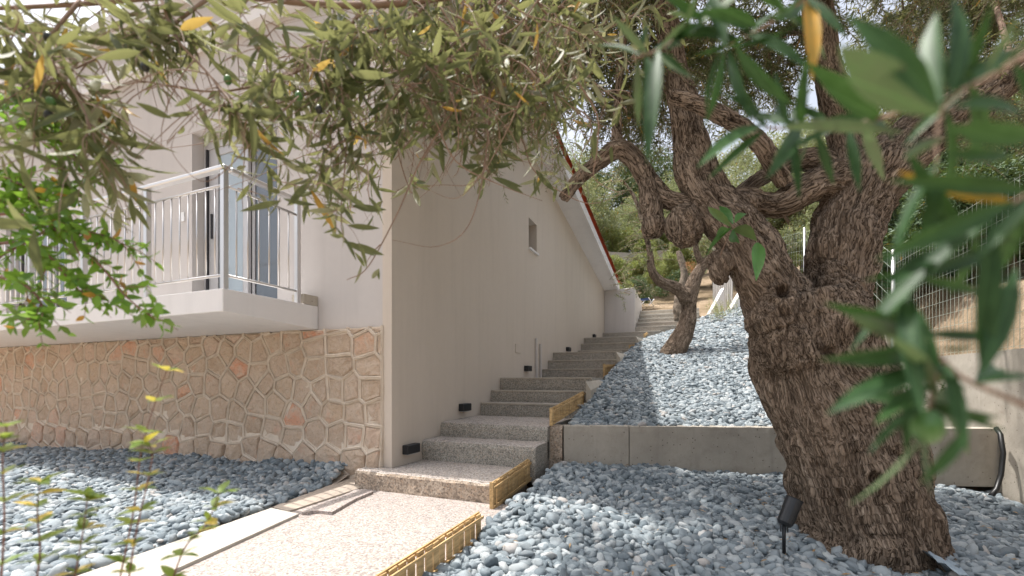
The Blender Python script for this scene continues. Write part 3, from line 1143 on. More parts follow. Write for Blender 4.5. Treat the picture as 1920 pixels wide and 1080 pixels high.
# balcony: tapering slab, posts, rails, balusters
BX1, BY0 = -3.18, 2.19
BXL = -12.4
balc = empty('balcony', -house.location); balc.parent = house
b = MB()
b.mesh_add([(BXL, BY0, 1.40), (BX1, BY0, 1.40), (BX1, YF - .003, 1.358), (BXL, YF - .003, 1.358), (BXL, BY0, 1.57), (BX1, BY0, 1.57), (BX1, YF - .003, 1.57), (BXL, YF - .003, 1.57)],
           [(0, 3, 2, 1), (4, 5, 6, 7), (0, 1, 5, 4), (1, 2, 6, 5), (2, 3, 7, 6), (3, 0, 4, 7)])
b.build('slab', M['white'], balc, bevel=0.005)
box_obj('upstand', M['conc_wall'], BX1 - .15, BX1 - .002, YF - .16, YF - .006, 1.572, 1.66, balc)
ry, rx = BY0 + .035, BX1 - .035
posts = [(rx, ry)] + [(rx - .93 * k, ry) for k in range(1, 10)]
for (x, y) in posts:
    bb = MB(); bb.box(x - .02, x + .02, y - .02, y + .02, 1.573, 2.452)
    bb.build('post', M['metal'], balc, bevel=.003)
bb = MB(); bb.box(rx - .02, rx + .02, 2.86, 2.90, 1.573, 2.452); bb.build('post', M['metal'], balc, bevel=.003)
bb = MB(); bb.obox((posts[-1][0], ry, 2.47), (rx + .03, ry, 2.47), .06, .032); bb.build('handrail', M['metal'], balc, bevel=.008)
bb = MB(); bb.obox((rx, ry + .035, 2.47), (rx, 2.93, 2.47), .06, .032); bb.build('handrail', M['metal'], balc, bevel=.008)
for zz in (2.343, 1.676):
    for k in range(9):
        bb = MB(); bb.tube([(posts[k + 1][0] + .02, ry, zz), (posts[k][0] - .02, ry, zz)], .011, 8); bb.build('rail', M['metal'], balc, smooth=True)
    bb = MB(); bb.tube([(rx, ry + .02, zz), (rx, 2.86, zz)], .011, 8); bb.build('rail', M['metal'], balc, smooth=True)
bm_ = MB(); bm_.tube([(0, 0, 1.676), (0, 0, 2.343)], .0065, 6); bal_me = bm_.mesh('baluster', M['metal'], smooth=True)
for k in range(9):
    for q in range(8):
        o = link('baluster', bal_me, balc); o.location = (posts[k][0] - .93 * (q + 1) / 9, ry, 0)
for q in range(6):
    o = link('baluster', bal_me, balc); o.location = (rx, ry + (2.88 - ry) * (q + 1) / 7, 0)


def sliding_door(d, name, pale):
    x0, x1, z0, z1 = d
    y = YF + .12
    dr = empty(name, -house.location); dr.parent = house
    e = .003
    bb = MB()
    bb.box(x0 + e, x0 + .05, y, y + .08, z0 + e, z1 - e)
    bb.box(x1 - .05, x1 - e, y, y + .08, z0 + e, z1 - e)
    bb.box(x0 + .05, x1 - .05, y, y + .08, z1 - .13, z1 - e)
    bb.box(x0 + .05, x1 - .05, y, y + .08, z0 + e, z0 + .04)
    bb.build('frame', M['alu'], dr, bevel=.004)
    bb = MB(); bb.box(x0 + .05, x0 + .07, y - .01, y + .012, z0 + .04, z1 - .13); bb.build('seal', M['dark'], dr)
    xm = x0 + (x1 - x0) * .54
    # left leaf
    bb = MB()
    a, c = x0 + .072, xm
    for (p, q) in ((a, a + .15), (c - .075, c)):
        bb.box(p, q, y + .012, y + .05, z0 + .042, z1 - .132)
    bb.box(a + .15, c - .075, y + .012, y + .05, z1 - .21, z1 - .132)
    bb.box(a + .15, c - .075, y + .012, y + .05, z0 + .042, z0 + .12)
    bb.build('door_leaf', M['alu'], dr, bevel=.004)
    bb = MB(); bb.box(a + .151, c - .076, y + .026, y + .034, z0 + .12, z1 - .21); bb.build('pane', M['glass_l'] if pale else M['glass_d'], dr)
    bb = MB(); bb.box(a + .05, a + .066, y - .008, y + .011, z0 + .85, z0 + 1.12); bb.build('handle', M['dark'], dr, bevel=.003)
    bb = MB()
    a, c = xm + .002, x1 - .052
    bb.box(a, a + .05, y + .052, y + .078, z0 + .042, z1 - .132); bb.box(c - .05, c, y + .052, y + .078, z0 + .042, z1 - .132)
    bb.box(a + .05, c - .05, y + .052, y + .078, z1 - .19, z1 - .132); bb.box(a + .05, c - .05, y + .052, y + .078, z0 + .042, z0 + .1)
    bb.build('door_leaf', M['alu'], dr, bevel=.004)
    bb = MB(); bb.box(a + .051, c - .051, y + .062, y + .068, z0 + .1, z1 - .19); bb.build('pane', M['glass_d'], dr)
    # pleated curtain behind the right leaf
    bb = MB(); k = 40
    for i in range(k):
        xa, xb = a + (c - a) * i / k, a + (c - a) * (i + 1) / k
        ya, yb_ = y + .13 + .02 * math.sin(i * 1.3), y + .13 + .02 * math.sin((i + 1) * 1.3)
        bb.poly([(xa, ya, z0), (xb, yb_, z0), (xb, yb_, z1), (xa, ya, z1)])
    bb.build('curtain', M['curtain'], dr)
    bb = MB()
    bb.box(x0 - .3, x1 + .3, y + .6, y + .62, z0 - .1, z1 + .2); bb.build('room_back', M['interior'], dr)


sliding_door(D1, 'balcony_door', True)
sliding_door(D2, 'balcony_door', False)
b = MB(); b.box(-5.13, -5.075, YF - .012, YF - .001, 2.61, 2.71); hpart('switch_plate', b, M['plastic'], bevel=.003)
b = MB(); b.box(WALL_X + .001, WALL_X + .012, 5.82, 6.02, 1.285, 1.41); hpart('cover_plate', b, M['plaster'], bevel=.004)
b = MB(); b.box(WALL_X + .001, WALL_X + .035, 6.66, 6.70, .93, 1.56); hpart('pipe_cover', b, M['facade'], bevel=.006)
b = MB(); b.box(WALL_X + .001, WALL_X + .035, 6.87, 6.91, .93, 1.49); hpart('pipe_cover', b, M['facade'], bevel=.006)

# wall lamps beside the stairs
LAMPS = [(3.285, .291, 'black box wall lamp nearest the house corner, just above the first landing'),
         (4.28, .60, 'black box wall lamp above the second landing of the stairs'),
         (6.27, 1.07, 'black box wall lamp beside the two plaster pipe covers'),
         (8.61, 1.508, 'black box wall lamp higher up, above the third flight of steps'),
         (11.1, 2.0, 'farthest and smallest black wall lamp, near the low white wall')]
lb = MB(); lb.box(0.002, .062, -.095, .095, -.04, .04); lamp_me = lb.mesh('lamp_body', M['black'], bevel=.005)
lb = MB(); lb.box(.012, .052, -.075, .075, -.047, -.041); lens_me = lb.mesh('lamp_lens', M['lens'])
for (y, z, lab) in LAMPS:
    e = empty('wall_lamp', (WALL_X, y, z), label=lab, cat='wall lamp', group='wall lamps along the stairs')
    link('lamp_body', lamp_me, e); link('lamp_lens', lens_me, e)

# low white wall past the far corner of the house
b = MB()
x0, x1, y0, y1 = WALL_X + .002, -1.50, YE - .04, 14.4
b.mesh_add([(x0, y0, 2.0), (x1, y0, 2.0), (x1, y1, 2.0), (x0, y1, 2.0), (x0, y0, 3.42), (x1, y0, 3.45), (x1, y1, 3.28), (x0, y1, 3.3)],
           [(0, 3, 2, 1), (4, 5, 6, 7), (0, 1, 5, 4), (1, 2, 6, 5), (2, 3, 7, 6), (3, 0, 4, 7)])
b.build('garden_wall', M['facade'], None, bevel=.01, label='low white rendered wall between the end of the house and the upper steps', cat='wall')

# ------------------------------------------------------------------ pebbles (gravel), instanced
def pebble_material_tree():
    ng = bpy.data.node_groups.new('pebble_scatter', 'GeometryNodeTree')
    ng.interface.new_socket('Geometry', in_out='INPUT', socket_type='NodeSocketGeometry')
    ng.interface.new_socket('Geometry', in_out='OUTPUT', socket_type='NodeSocketGeometry')
    N, L = ng.nodes, ng.links
    gi = N.new('NodeGroupInput'); go = N.new('NodeGroupOutput')
    g2i = N.new('GeometryNodeGeometryToInstance')
    for k in range(8):
        ico = N.new('GeometryNodeMeshIcoSphere')
        ico.inputs['Radius'].default_value = 1
        ico.inputs['Subdivisions'].default_value = 2
        nz = N.new('ShaderNodeTexNoise'); nz.noise_dimensions = '4D'
        nz.inputs['W'].default_value = 3.7 * k
        nz.inputs['Scale'].default_value = 0.95
        nz.inputs['Detail'].default_value = 1.5
        pos = N.new('GeometryNodeInputPosition')
        L.new(pos.outputs[0], nz.inputs['Vector'])
        sub = N.new('ShaderNodeVectorMath'); sub.operation = 'SUBTRACT'
        sub.inputs[1].default_value = (.5, .5, .5)
        L.new(nz.outputs['Color'], sub.inputs[0])
        sc = N.new('ShaderNodeVectorMath'); sc.operation = 'SCALE'
        sc.inputs['Scale'].default_value = 1.45
        L.new(sub.outputs[0], sc.inputs[0])
        sp = N.new('GeometryNodeSetPosition')
        L.new(ico.outputs[0], sp.inputs[0]); L.new(sc.outputs[0], sp.inputs['Offset'])
        tr = N.new('GeometryNodeTransform')
        tr.inputs['Scale'].default_value = (1.0, [.62, .8, .7, .9, .55, .75, .66, .85][k], [.5, .58, .42, .62, .48, .40, .56, .52][k])
        L.new(sp.outputs[0], tr.inputs[0])
        L.new(tr.outputs[0], g2i.inputs[0])
    iop = N.new('GeometryNodeInstanceOnPoints')
    iop.inputs['Pick Instance'].default_value = True
    L.new(gi.outputs[0], iop.inputs['Points']); L.new(g2i.outputs[0], iop.inputs['Instance'])
    rv = N.new('GeometryNodeInputNamedAttribute'); rv.data_type = 'FLOAT_VECTOR'; rv.inputs[0].default_value = 'rot'
    sv = N.new('GeometryNodeInputNamedAttribute'); sv.data_type = 'FLOAT_VECTOR'; sv.inputs[0].default_value = 'siz'
    L.new(rv.outputs[0], iop.inputs['Rotation']); L.new(sv.outputs[0], iop.inputs['Scale'])
    rd = N.new('FunctionNodeRandomValue'); rd.data_type = 'INT'
    for s_ in rd.inputs:
        if s_.name == 'Max' and s_.type == 'INT': s_.default_value = 7
        if s_.name == 'Min' and s_.type == 'INT': s_.default_value = 0
    ro = [s_ for s_ in rd.outputs if s_.type == 'INT'][0]
    L.new(ro, iop.inputs['Instance Index'])
    sm = N.new('GeometryNodeSetMaterial'); sm.inputs['Material'].default_value = M['pebble']
    L.new(iop.outputs[0], sm.inputs[0]); 
    ss = N.new('GeometryNodeSetShadeSmooth')
    L.new(sm.outputs[0], ss.inputs[0])
    L.new(ss.outputs[0], go.inputs[0])
    return ng


PNG = pebble_material_tree()


def gravel(name, regions, label):
    """regions: list of (polygon test, bounds, height fn, spacing, size)"""
    P, Rr, S = [], [], []
    for (inside, (x0, x1, y0, y1), fz, sp, size, layers) in regions:
        for lay in range(layers):
            nx, ny = int((x1 - x0) / sp), int((y1 - y0) / (sp * .866))
            for j in range(ny):
                for i in range(nx):
                    x = x0 + (i + .5 * (j % 2)) * sp + rnd.uniform(-.42, .42) * sp
                    y = y0 + j * sp * .866 + rnd.uniform(-.42, .42) * sp
                    if not inside(x, y): continue
                    s = size * rnd.choice((.55, .7, .85, .95, 1, 1.1, 1.25, 1.45))
                    und = .012 * math.sin(x * 5.1 + y * 2.3) + .010 * math.sin(x * 2.1 - y * 6.2 + 1) + .008 * math.sin(9 * x + 7 * y)
                    P.append((x, y, fz(x, y) + und + lay * size * .55 + rnd.uniform(-.25, .35) * size))
                    steep = .45 if lay else .3
                    Rr.append((rnd.gauss(0, steep), rnd.gauss(0, steep), rnd.uniform(0, 6.28)))
                    S.append((s * rnd.uniform(.9, 1.25), s * rnd.uniform(.8, 1.1), s * rnd.uniform(.8, 1.15)))
    me = bpy.data.meshes.new(name)
    me.vertices.add(len(P))
    me.vertices.foreach_set('co', np.array(P, dtype=np.float32).ravel())
    for nm, arr in (('rot', Rr), ('siz', S)):
        at = me.attributes.new(nm, 'FLOAT_VECTOR', 'POINT')
        at.data.foreach_set('vector', np.array(arr, dtype=np.float32).ravel())
    me.materials.append(M['pebble'])
    me.update()
    o = link(name, me, None, label=label, cat='gravel', kind='stuff')
    md = o.modifiers.new('scatter', 'NODES')
    md.node_group = PNG
    return len(P)


def cam_Z(x, y): return -SA * x + CA * y
def cam_X(x, y): return CA * x + SA * y
def seen(x, y, m=1.22):
    Z = cam_Z(x, y)
    return Z > 0.9 and abs(cam_X(x, y)) < m * Z + .25


rw_line = rp0, rp1
def in_low(x, y):
    if not seen(x, y): return False
    t = (x - rp0.x) / (rp1.x - rp0.x)
    yr = rp0.y + (rp1.y - rp0.y) * t
    return x > -1.10 + .0 * y and y < yr + .02 and x < 2.38
def in_left(x, y):
    if not seen(x, y): return False
    return x < left_edge(y) - .03 and y < 3.06
def in_up(x, y, lim=99):
    if not seen(x, y): return False
    t = (x - rp0.x) / (rp1.x - rp0.x)
    yr = rp0.y + (rp1.y - rp0.y) * t
    rx_ = 2.4
    for (a, b_), (c, d) in zip(RWALL, RWALL[1:]):
        if b_ <= y <= d: rx_ = a + (c - a) * (y - b_) / (d - b_)
    return x > ST_X1 + .03 and y > yr + .08 and x < rx_ - .05 and y < (12.6 if x < -.1 else 13.5)


n_a = gravel('gravel', [(in_low, (-1.12, 2.4, .4, 5.2), z_low, .040, .0315, 2)], 'blue grey pebbles around the foot of the big olive trunk')
n_b = gravel('gravel', [(in_left, (-13.5, -2.3, .3, 3.07), z_left, .041, .032, 2)], 'blue grey pebbles between the stone base and the path')
n_c = gravel('gravel', [(lambda x, y: in_up(x, y) and y < 8, (-1.12, 2.45, 3.9, 8), z_bed, .042, .032, 2),
                        (lambda x, y: in_up(x, y), (-1.12, 2.45, 8, 13.5), z_bed, .050, .037, 1)], 'pale grey pebbles on the raised bed climbing beside the stairs')
print('pebbles', n_a, n_b, n_c)

# ------------------------------------------------------------------ timber edging panels
def edging(p, q, hgt, label, rails=True):
    """p, q: foot points (Vector) of the panel; vertical slats held by long rails"""
    p, q = Vector(p), Vector(q)
    e = empty('wooden_edging', p, label=label, cat='wooden edging', group='pine edging panels beside the path and stairs')
    d = q - p
    L = d.length
    dn = d.normalized()
    side = dn.cross(Vector((0, 0, 1))).normalized()     # to the right of travel (gravel side)
    up = Vector((0, 0, 1))
    nsl = max(3, int(L / .062))
    th = .007
    for i in range(nsl):
        off_ = rnd.uniform(-.004, .004)
        a = dn * (L * (i + .05) / nsl) + side * off_; c = dn * (L * (i + .86) / nsl) + side * (off_ + rnd.uniform(-.002, .002))
        h = hgt * rnd.uniform(.97, 1.0)
        bb = MB()
        vs = []
        for pt in (a, c):
            for s_ in (-th / 2, th / 2):
                for z in (0.004, h):
                    vs.append(pt + side * s_ + up * (z + rnd.uniform(-.002, .002)))
        bb.mesh_add(vs, [(0, 1, 3, 2), (4, 6, 7, 5), (0, 4, 5, 1), (2, 3, 7, 6), (1, 5, 7, 3), (0, 2, 6, 4)])
        bb.build('slat', M['wood'], e)
    for (zc, hh, s_) in ((hgt * .82, hgt * .10, .011), (hgt * .10, hgt * .13, .012), (hgt * .93, hgt * .14, -.013)):
        bb = MB()
        bb.obox(side * s_ * 1.15 + up * zc - dn * .008, d + side * s_ * 1.15 + up * (zc + rnd.uniform(-.003, .003)) + dn * .008, .008, hh)
        bb.build('rail', M['wood'], e)
    bb = MB(); bb.obox(side * .002 - dn * .016 + up * 0.0, side * .002 - dn * .016 + up * (hgt + .012), .016, .028, up=side); bb.build('end_post', M['wood'], e)
    return e


def ew(px, py, Z, z=None):
    v = W(px, py, Z)
    if z is not None: v.z = z
    return v


edging(Vector((-1.105, .35, .0)), Vector((-1.115, 2.25, .0)), .150, 'long slatted pine panel on the right of the lower path')
edging(Vector((-1.285, 2.78, .0)), Vector((-1.265, 3.82, .075)), .185, 'slatted pine panel at the right end of the first step')
edging(Vector((-1.20, 3.88, .485)), Vector((-1.16, 5.05, .62)), .15, 'short pine panel on top of the second landing at the retaining wall')
edging(ew(1133, 707, 6.60), ew(1159, 704, 7.35), .185, 'small pine panel at the right of the third flight')
edging(ew(1181, 662, 9.1), ew(1196, 659, 9.7), .16, 'small pine panel at the foot of the fourth flight')
edging(ew(1208, 641, 10.8), ew(1214, 637, 11.2), .19, 'tiny pine panel beside the concrete end of the fifth flight')
edging(ew(1292, 606, 12.9), ew(1345, 604, 12.9), .15, 'slatted pine edging across the far top of the upper gravel bed')

# ------------------------------------------------------------------ right boundary wall, fence, hose
bw = empty('boundary_wall', (2.4, 2.0, 0), label='stained grey concrete wall on the far right under the wire fence', cat='wall')
WTOP = [(-1.0, 1.10), (2.0, 1.12), (5.9, 1.16)]
b = rough_box(0, .2, -3.0, 5.6, -1.0, 1.15, 3, 70, 16, 0.0, 99, 0, 1)
P = np.array(b.v)
Nn = fbm(P * 5, 3, 8)
P[:, 0] += np.where(P[:, 0] < .01, Nn * .012, 0)
b.v = [tuple(v) for v in P]
o = b.build('wall_panel', [M['conc_wall'], M['conc_wall']], bw); o.location = (0.02, 0, 0)
# stepped upper panels
segs = [((2.44, 7.63), (2.33, 8.5), 1.75), ((2.32, 8.52), (2.02, 11.0), 2.55), ((2.0, 11.02), (1.72, 13.2), 3.05), ((1.71, 13.22), (1.62, 15.4), 3.55), ((1.61, 15.42), (1.6, 18), 4.1)]
for (pa, pc, zt) in segs:
    bb = MB(); bb.obox((pa[0] - 2.4 + .1, pa[1] - 2, zt / 2 - .1), (pc[0] - 2.4 + .1, pc[1] - 2, zt / 2 - .1 + .05), .2, zt + .2)
    bb.build('wall_panel', M['white'] if pa[1] > 8 else M['conc_wall'], bw, bevel=.01)
# timber-stained strip on the near panel
bb = MB(); bb.box(-.012, .019, 1.35, 1.50, -.25, .44); bb.build('formwork_board', M['wood'], bw)

fence = empty('wire_fence', (2.5, 2.0, 1.14), label='pale green wire mesh fence on top of the right concrete wall', cat='fence')
fpts = [(2.50, -1.0), (2.5, 1.6), (2.5, 4.3), (2.5, 7.5), (2.42, 8.4), (2.15, 10.9), (1.85, 13.2)]
fz_ = [1.15, 1.15, 1.15, 1.16, 1.78, 2.58, 3.08]
wire = MB()
FH = 1.45
for (a, za), (c, zc) in zip(zip(fpts, fz_), list(zip(fpts, fz_))[1:]):
    L = math.hypot(c[0] - a[0], c[1] - a[1])
    far = a[1] > 7.4
    nv_ = int(L / (.075 if not far else .15))
    for i in range(nv_):
        t = i / nv_
        x, y, z = a[0] + (c[0] - a[0]) * t, a[1] + (c[1] - a[1]) * t, za + (zc - za) * t
        wire.obox((x - 2.5, y - 2, z - 1.14), (x - 2.5 + rnd.uniform(-.004, .004), y - 2, z - 1.14 + FH), .0028, .0028)
    for k in range(11 if not far else 8):
        zz = .03 + k * (FH - .05) / (10 if not far else 7)
        wire.obox((a[0] - 2.5, a[1] - 2, za - 1.14 + zz), (c[0] - 2.5, c[1] - 2, zc - 1.14 + zz + rnd.uniform(-.005, .005)), .003, .003)
wire.build('wire_mesh', M['wire'], fence)
for (x, y), z in list(zip(fpts, fz_)):
    bb = MB(); bb.tube([(x - 2.5, y - 2, z - 1.14 - .1), (x - 2.5, y - 2, z - 1.14 + FH + .05)], .024, 10)
    bb.build('post', M['metal'], fence, smooth=True)

# grey board fence at the top right of the stairs
bf_ = empty('board_fence', (1.6, 15.0, 3.3), label='grey upright board fence beyond the small olive tree at the top', cat='fence')
pa, pc = W(1338, 560, 15.5), W(1372, 560, 13.0)
dd = pc - pa
for i in range(11):
    t = i / 10.0
    p = pa + dd * t
    bb = MB(); wv = dd.normalized() * .1
    h = 1.95 - .02 * i
    q = p - bf_.location
    bb.obox((q.x, q.y, q.z - .7), (q.x, q.y, q.z + h), .022, .17, up=dd.normalized())
    bb.build('board', M['wood_grey'], bf_)
bb = MB(); bb.obox(pa - bf_.location + Vector((.03, .02, 1.5)), pc - bf_.location + Vector((.03, .02, 1.4)), .05, .08); bb.build('rail', M['wood_grey'], bf_)

# white sloping wall ends in front of that fence
for (px, py, Z, w, h, lab) in ((1345, 592, 13.2, .42, .85, 'white sloping wall end left of the yellow green shrubs'),
                               (1378, 596, 12.0, .40, .75, 'white wall end half hidden by the big trunk')):
    p = W(px, py, Z)
    bb = MB()
    o_ = [(-w / 2, 0, -.5), (w / 2, 0, -.5), (w / 2, .25, -.5), (-w / 2, .25, -.5), (-w / 2, 0, .08), (w / 2, 0, h), (w / 2, .25, h), (-w / 2, .25, .08)]
    bb.mesh_add(o_, [(0, 3, 2, 1), (4, 5, 6, 7), (0, 1, 5, 4), (1, 2, 6, 5), (2, 3, 7, 6), (3, 0, 4, 7)])
    o = bb.build('wall_end', M['white'], None, bevel=.008, label=lab, cat='wall')
    o.location = p; o.rotation_euler = (0, 0, A)

# hose hanging at the end of the retaining wall
bb = MB()
hp = [W(1868, 803, 3.70), W(1876, 815, 3.62), W(1881, 850, 3.58), W(1877, 890, 3.56), W(1868, 918, 3.54), W(1858, 930, 3.50)]
bb.tube(hp, .018, 8)
bb.build('hose', M['hose'], None, smooth=True, label='black hose hanging down the right end of the low concrete wall', cat='hose')

# geotextile corner at the trunk's right foot
bb = MB()
g0 = W(1750, 1043, 2.30)
nn_ = 7
for j in range(nn_):
    for i in range(nn_):
        x, y = (i / (nn_ - 1) - .3) * .16, (j / (nn_ - 1) - .5) * .34
        bb.v.append((x, y, -.05 + .075 * (1 - i / (nn_ - 1)) + .012 * math.sin(i * 1.7 + j)))
for j in range(nn_ - 1):
    for i in range(nn_ - 1):
        bb.f.append((j * nn_ + i, j * nn_ + i + 1, (j + 1) * nn_ + i + 1, (j + 1) * nn_ + i)); bb.mi.append(0)
o = bb.build('ground_sheet', M['sheet'], None, smooth=True, label='loose corner of pale blue grey ground sheet at the right foot of the trunk', cat='ground sheet')
o.location = g0

# black garden spotlight left of the trunk
sp = W(1470, 1010, 2.36)
spot = empty('garden_spotlight', sp, label='black tilted garden spotlight on a spike beside the big olive trunk', cat='spotlight')
spot.scale = (1.3, 1.3, 1.3)
bb = MB(); bb.tube([(0, 0, -.06), (0, 0, .065)], .007, 8); bb.build('spike', M['black'], spot, smooth=True)
ax = Vector((.42, .35, 1)).normalized()
bb = MB(); c0 = Vector((0, 0, .055)); bb.tube([c0, c0 + ax * .012, c0 + ax * .115, c0 + ax * .118], [.022, .030, .032, .034], 20); bb.build('lamp_head', M['black'], spot, smooth=False)
bb = MB(); bb.tube([c0 + ax * .108, c0 + ax * .1185], .027, 20); bb.build('lens', M['lens'], spot)
bb = MB(); bb.obox((-.012, 0, .03), (-.012, 0, .075), .004, .02); bb.obox((.012, 0, .03), (.012, 0, .075), .004, .02); bb.build('bracket', M['black'], spot)

# small blue and white folding stand on the upper terrace
fs = W(1213, 575, 15.0)
st = empty('folding_stool', fs, rz=1.2, label='small blue and white folding stool on the terrace above the steps', cat='stool')
st.scale = (.8, .8, .62)
for y in (-.2, .2):
    for s_ in (-1, 1):
        bb = MB(); bb.tube([(-.24 * s_, y, 0), (.24 * s_, y, .42)], .018, 8); bb.build('leg', M['plastic'], st, smooth=True)
bb = MB()
for i in range(8):
    xa, xb = -.24 + .06 * i, -.18 + .06 * i
    za, zb_ = .42 - .05 * math.sin(math.pi * i / 8), .42 - .05 * math.sin(math.pi * (i + 1) / 8)
    bb.poly([(xa, -.2, za), (xb, -.2, zb_), (xb, .2, zb_), (xa, .2, za)])
    bb.poly([(xa, -.2, za - .015), (xa, .2, za - .015), (xb, .2, zb_ - .015), (xb, -.2, zb_ - .015)])
bb.build('seat', M['blue'], st)

# pale wall/terrace strip on the hillside
tp = [W(1100, 470, 22), W(1180, 474, 22.5), W(1255, 468, 24), W(1330, 452, 27)]
bb = MB()
hh = [2.3, 2.2, 2.0, 1.6]
for i in range(3):
    a, c = tp[i], tp[i + 1]
    bk = Vector((0, .4, 0))
    vs = [a - Vector((0, 0, hh[i])), c - Vector((0, 0, hh[i + 1])), c - Vector((0, 0, hh[i + 1])) + bk, a - Vector((0, 0, hh[i])) + bk, a, c, c + bk, a + bk]
    bb.mesh_add(vs, [(0, 3, 2, 1), (4, 5, 6, 7), (0, 1, 5, 4), (1, 2, 6, 5), (2, 3, 7, 6), (3, 0, 4, 7)])
bb.build('terrace_wall', M['kerb'], None, label='pale cream terrace wall across the wooded slope behind the house', cat='wall')

# ------------------------------------------------------------------ leaves
def leaf_template(kind='olive', hi=True):
    """unit leaf along +y, folded along the midrib, curving down"""
    if kind == 'olive':
        prof = [(0, .012), (.1, .045), (.3, .092), (.5, .1), (.7, .08), (.88, .036), (1, 0)] if hi else [(0, .01), (.45, .10), (1, 0)]
        fold, curl = .35, .13
    elif kind == 'broad':
        prof = [(0, .02), (.2, .14), (.48, .20), (.8, .11), (1, 0)] if hi else [(0, .02), (.5, .2), (1, 0)]
        fold, curl = .3, .15
    v, f = [], []
    for (t, w) in prof:
        z = -curl * t * t
        v += [(-w, t, z + w * fold), (0, t, z), (w, t, z + w * fold)]
    for i in range(len(prof) - 1):
        a = i * 3
        f += [(a, a + 1, a + 4, a + 3), (a + 1, a + 2, a + 5, a + 4)]
    return np.array(v), np.array(f)


LT = {('olive', 1): leaf_template('olive', True), ('olive', 0): leaf_template('olive', False), ('broad', 1): leaf_template('broad', True), ('broad', 0): leaf_template('broad', False)}


def basis(dirs, ups):
    d = dirs / np.linalg.norm(dirs, axis=1, keepdims=True)
    x = np.cross(d, ups)
    ln = np.linalg.norm(x, axis=1, keepdims=True)
    x = np.where(ln < 1e-5, np.array([[1., 0, 0]]), x / np.maximum(ln, 1e-5))
    z = np.cross(x, d)
    return x, d, z


def leaves_mesh(name, pos, dirs, ups, length, width, mat, kind='olive', hi=0, smooth=True):
    v, f = LT[(kind, hi)]
    x, d, z = basis(dirs, ups)
    n = len(pos)
    L = length[:, None]
    Wd = (length * width)[:, None]
    V = pos[:, None, :] + v[None, :, 0, None] * x[:, None, :] * Wd[:, :, None] + v[None, :, 1, None] * d[:, None, :] * L[:, :, None] + v[None, :, 2, None] * z[:, None, :] * L[:, :, None]
    V = V.reshape(-1, 3)
    Fc = (f[None] + (np.arange(n) * len(v))[:, None, None]).reshape(-1, 4)
    me = arr_mesh(name, V, Fc, mat, smooth=smooth)
    at = me.attributes.new('tint', 'FLOAT', 'POINT')
    at.data.foreach_set('value', np.repeat(rng.random(n), len(v)).astype(np.float32))
    return me


LEAF_ME = {}


def leaf_objects(parent, origin, pos, dirs, ups, length, width, mat, kind='olive'):
    """each leaf an object of its own, sharing mesh data"""
    key = (mat.name, kind)
    if key not in LEAF_ME:
        ms = []
        for q in range(3):
            v, f = LT[(kind, 1)]
            vv = v.copy()
            bend = (q - 1) * .12
            vv[:, 0] += bend * vv[:, 1] ** 2
            vv[:, 2] -= q * .06 * vv[:, 1] ** 2
            ms.append(arr_mesh('leaf', vv, f, mat, smooth=True))
        LEAF_ME[key] = ms
    x, d, z = basis(dirs, ups)
    for i in range(len(pos)):
        o = bpy.data.objects.new('leaf', LEAF_ME[key][i % 3])
        COL.objects.link(o)
        o.parent = parent
        L = float(length[i]); Wd = L * float(width[i])
        m = Matrix(((x[i][0] * Wd, d[i][0] * L, z[i][0] * L, pos[i][0] - origin[0]),
                    (x[i][1] * Wd, d[i][1] * L, z[i][1] * L, pos[i][1] - origin[1]),
                    (x[i][2] * Wd, d[i][2] * L, z[i][2] * L, pos[i][2] - origin[2]), (0, 0, 0, 1)))
        o.matrix_local = m


def smooth_path(pts, n):
    """Catmull-Rom resample"""
    P = [Vector(p) for p in pts]
    P = [P[0] * 2 - P[1]] + P + [P[-1] * 2 - P[-2]]
    out = []
    m = len(P) - 3
    for i in range(m):
        k = max(2, n // m)
        for q in range(k):
            t = q / k
            a, b_, c, d = P[i], P[i + 1], P[i + 2], P[i + 3]
            out.append(0.5 * ((2 * b_) + (c - a) * t + (2 * a - 5 * b_ + 4 * c - d) * t * t + (3 * b_ - a - 3 * c + d) * t ** 3))
    out.append(P[-2])
    return out


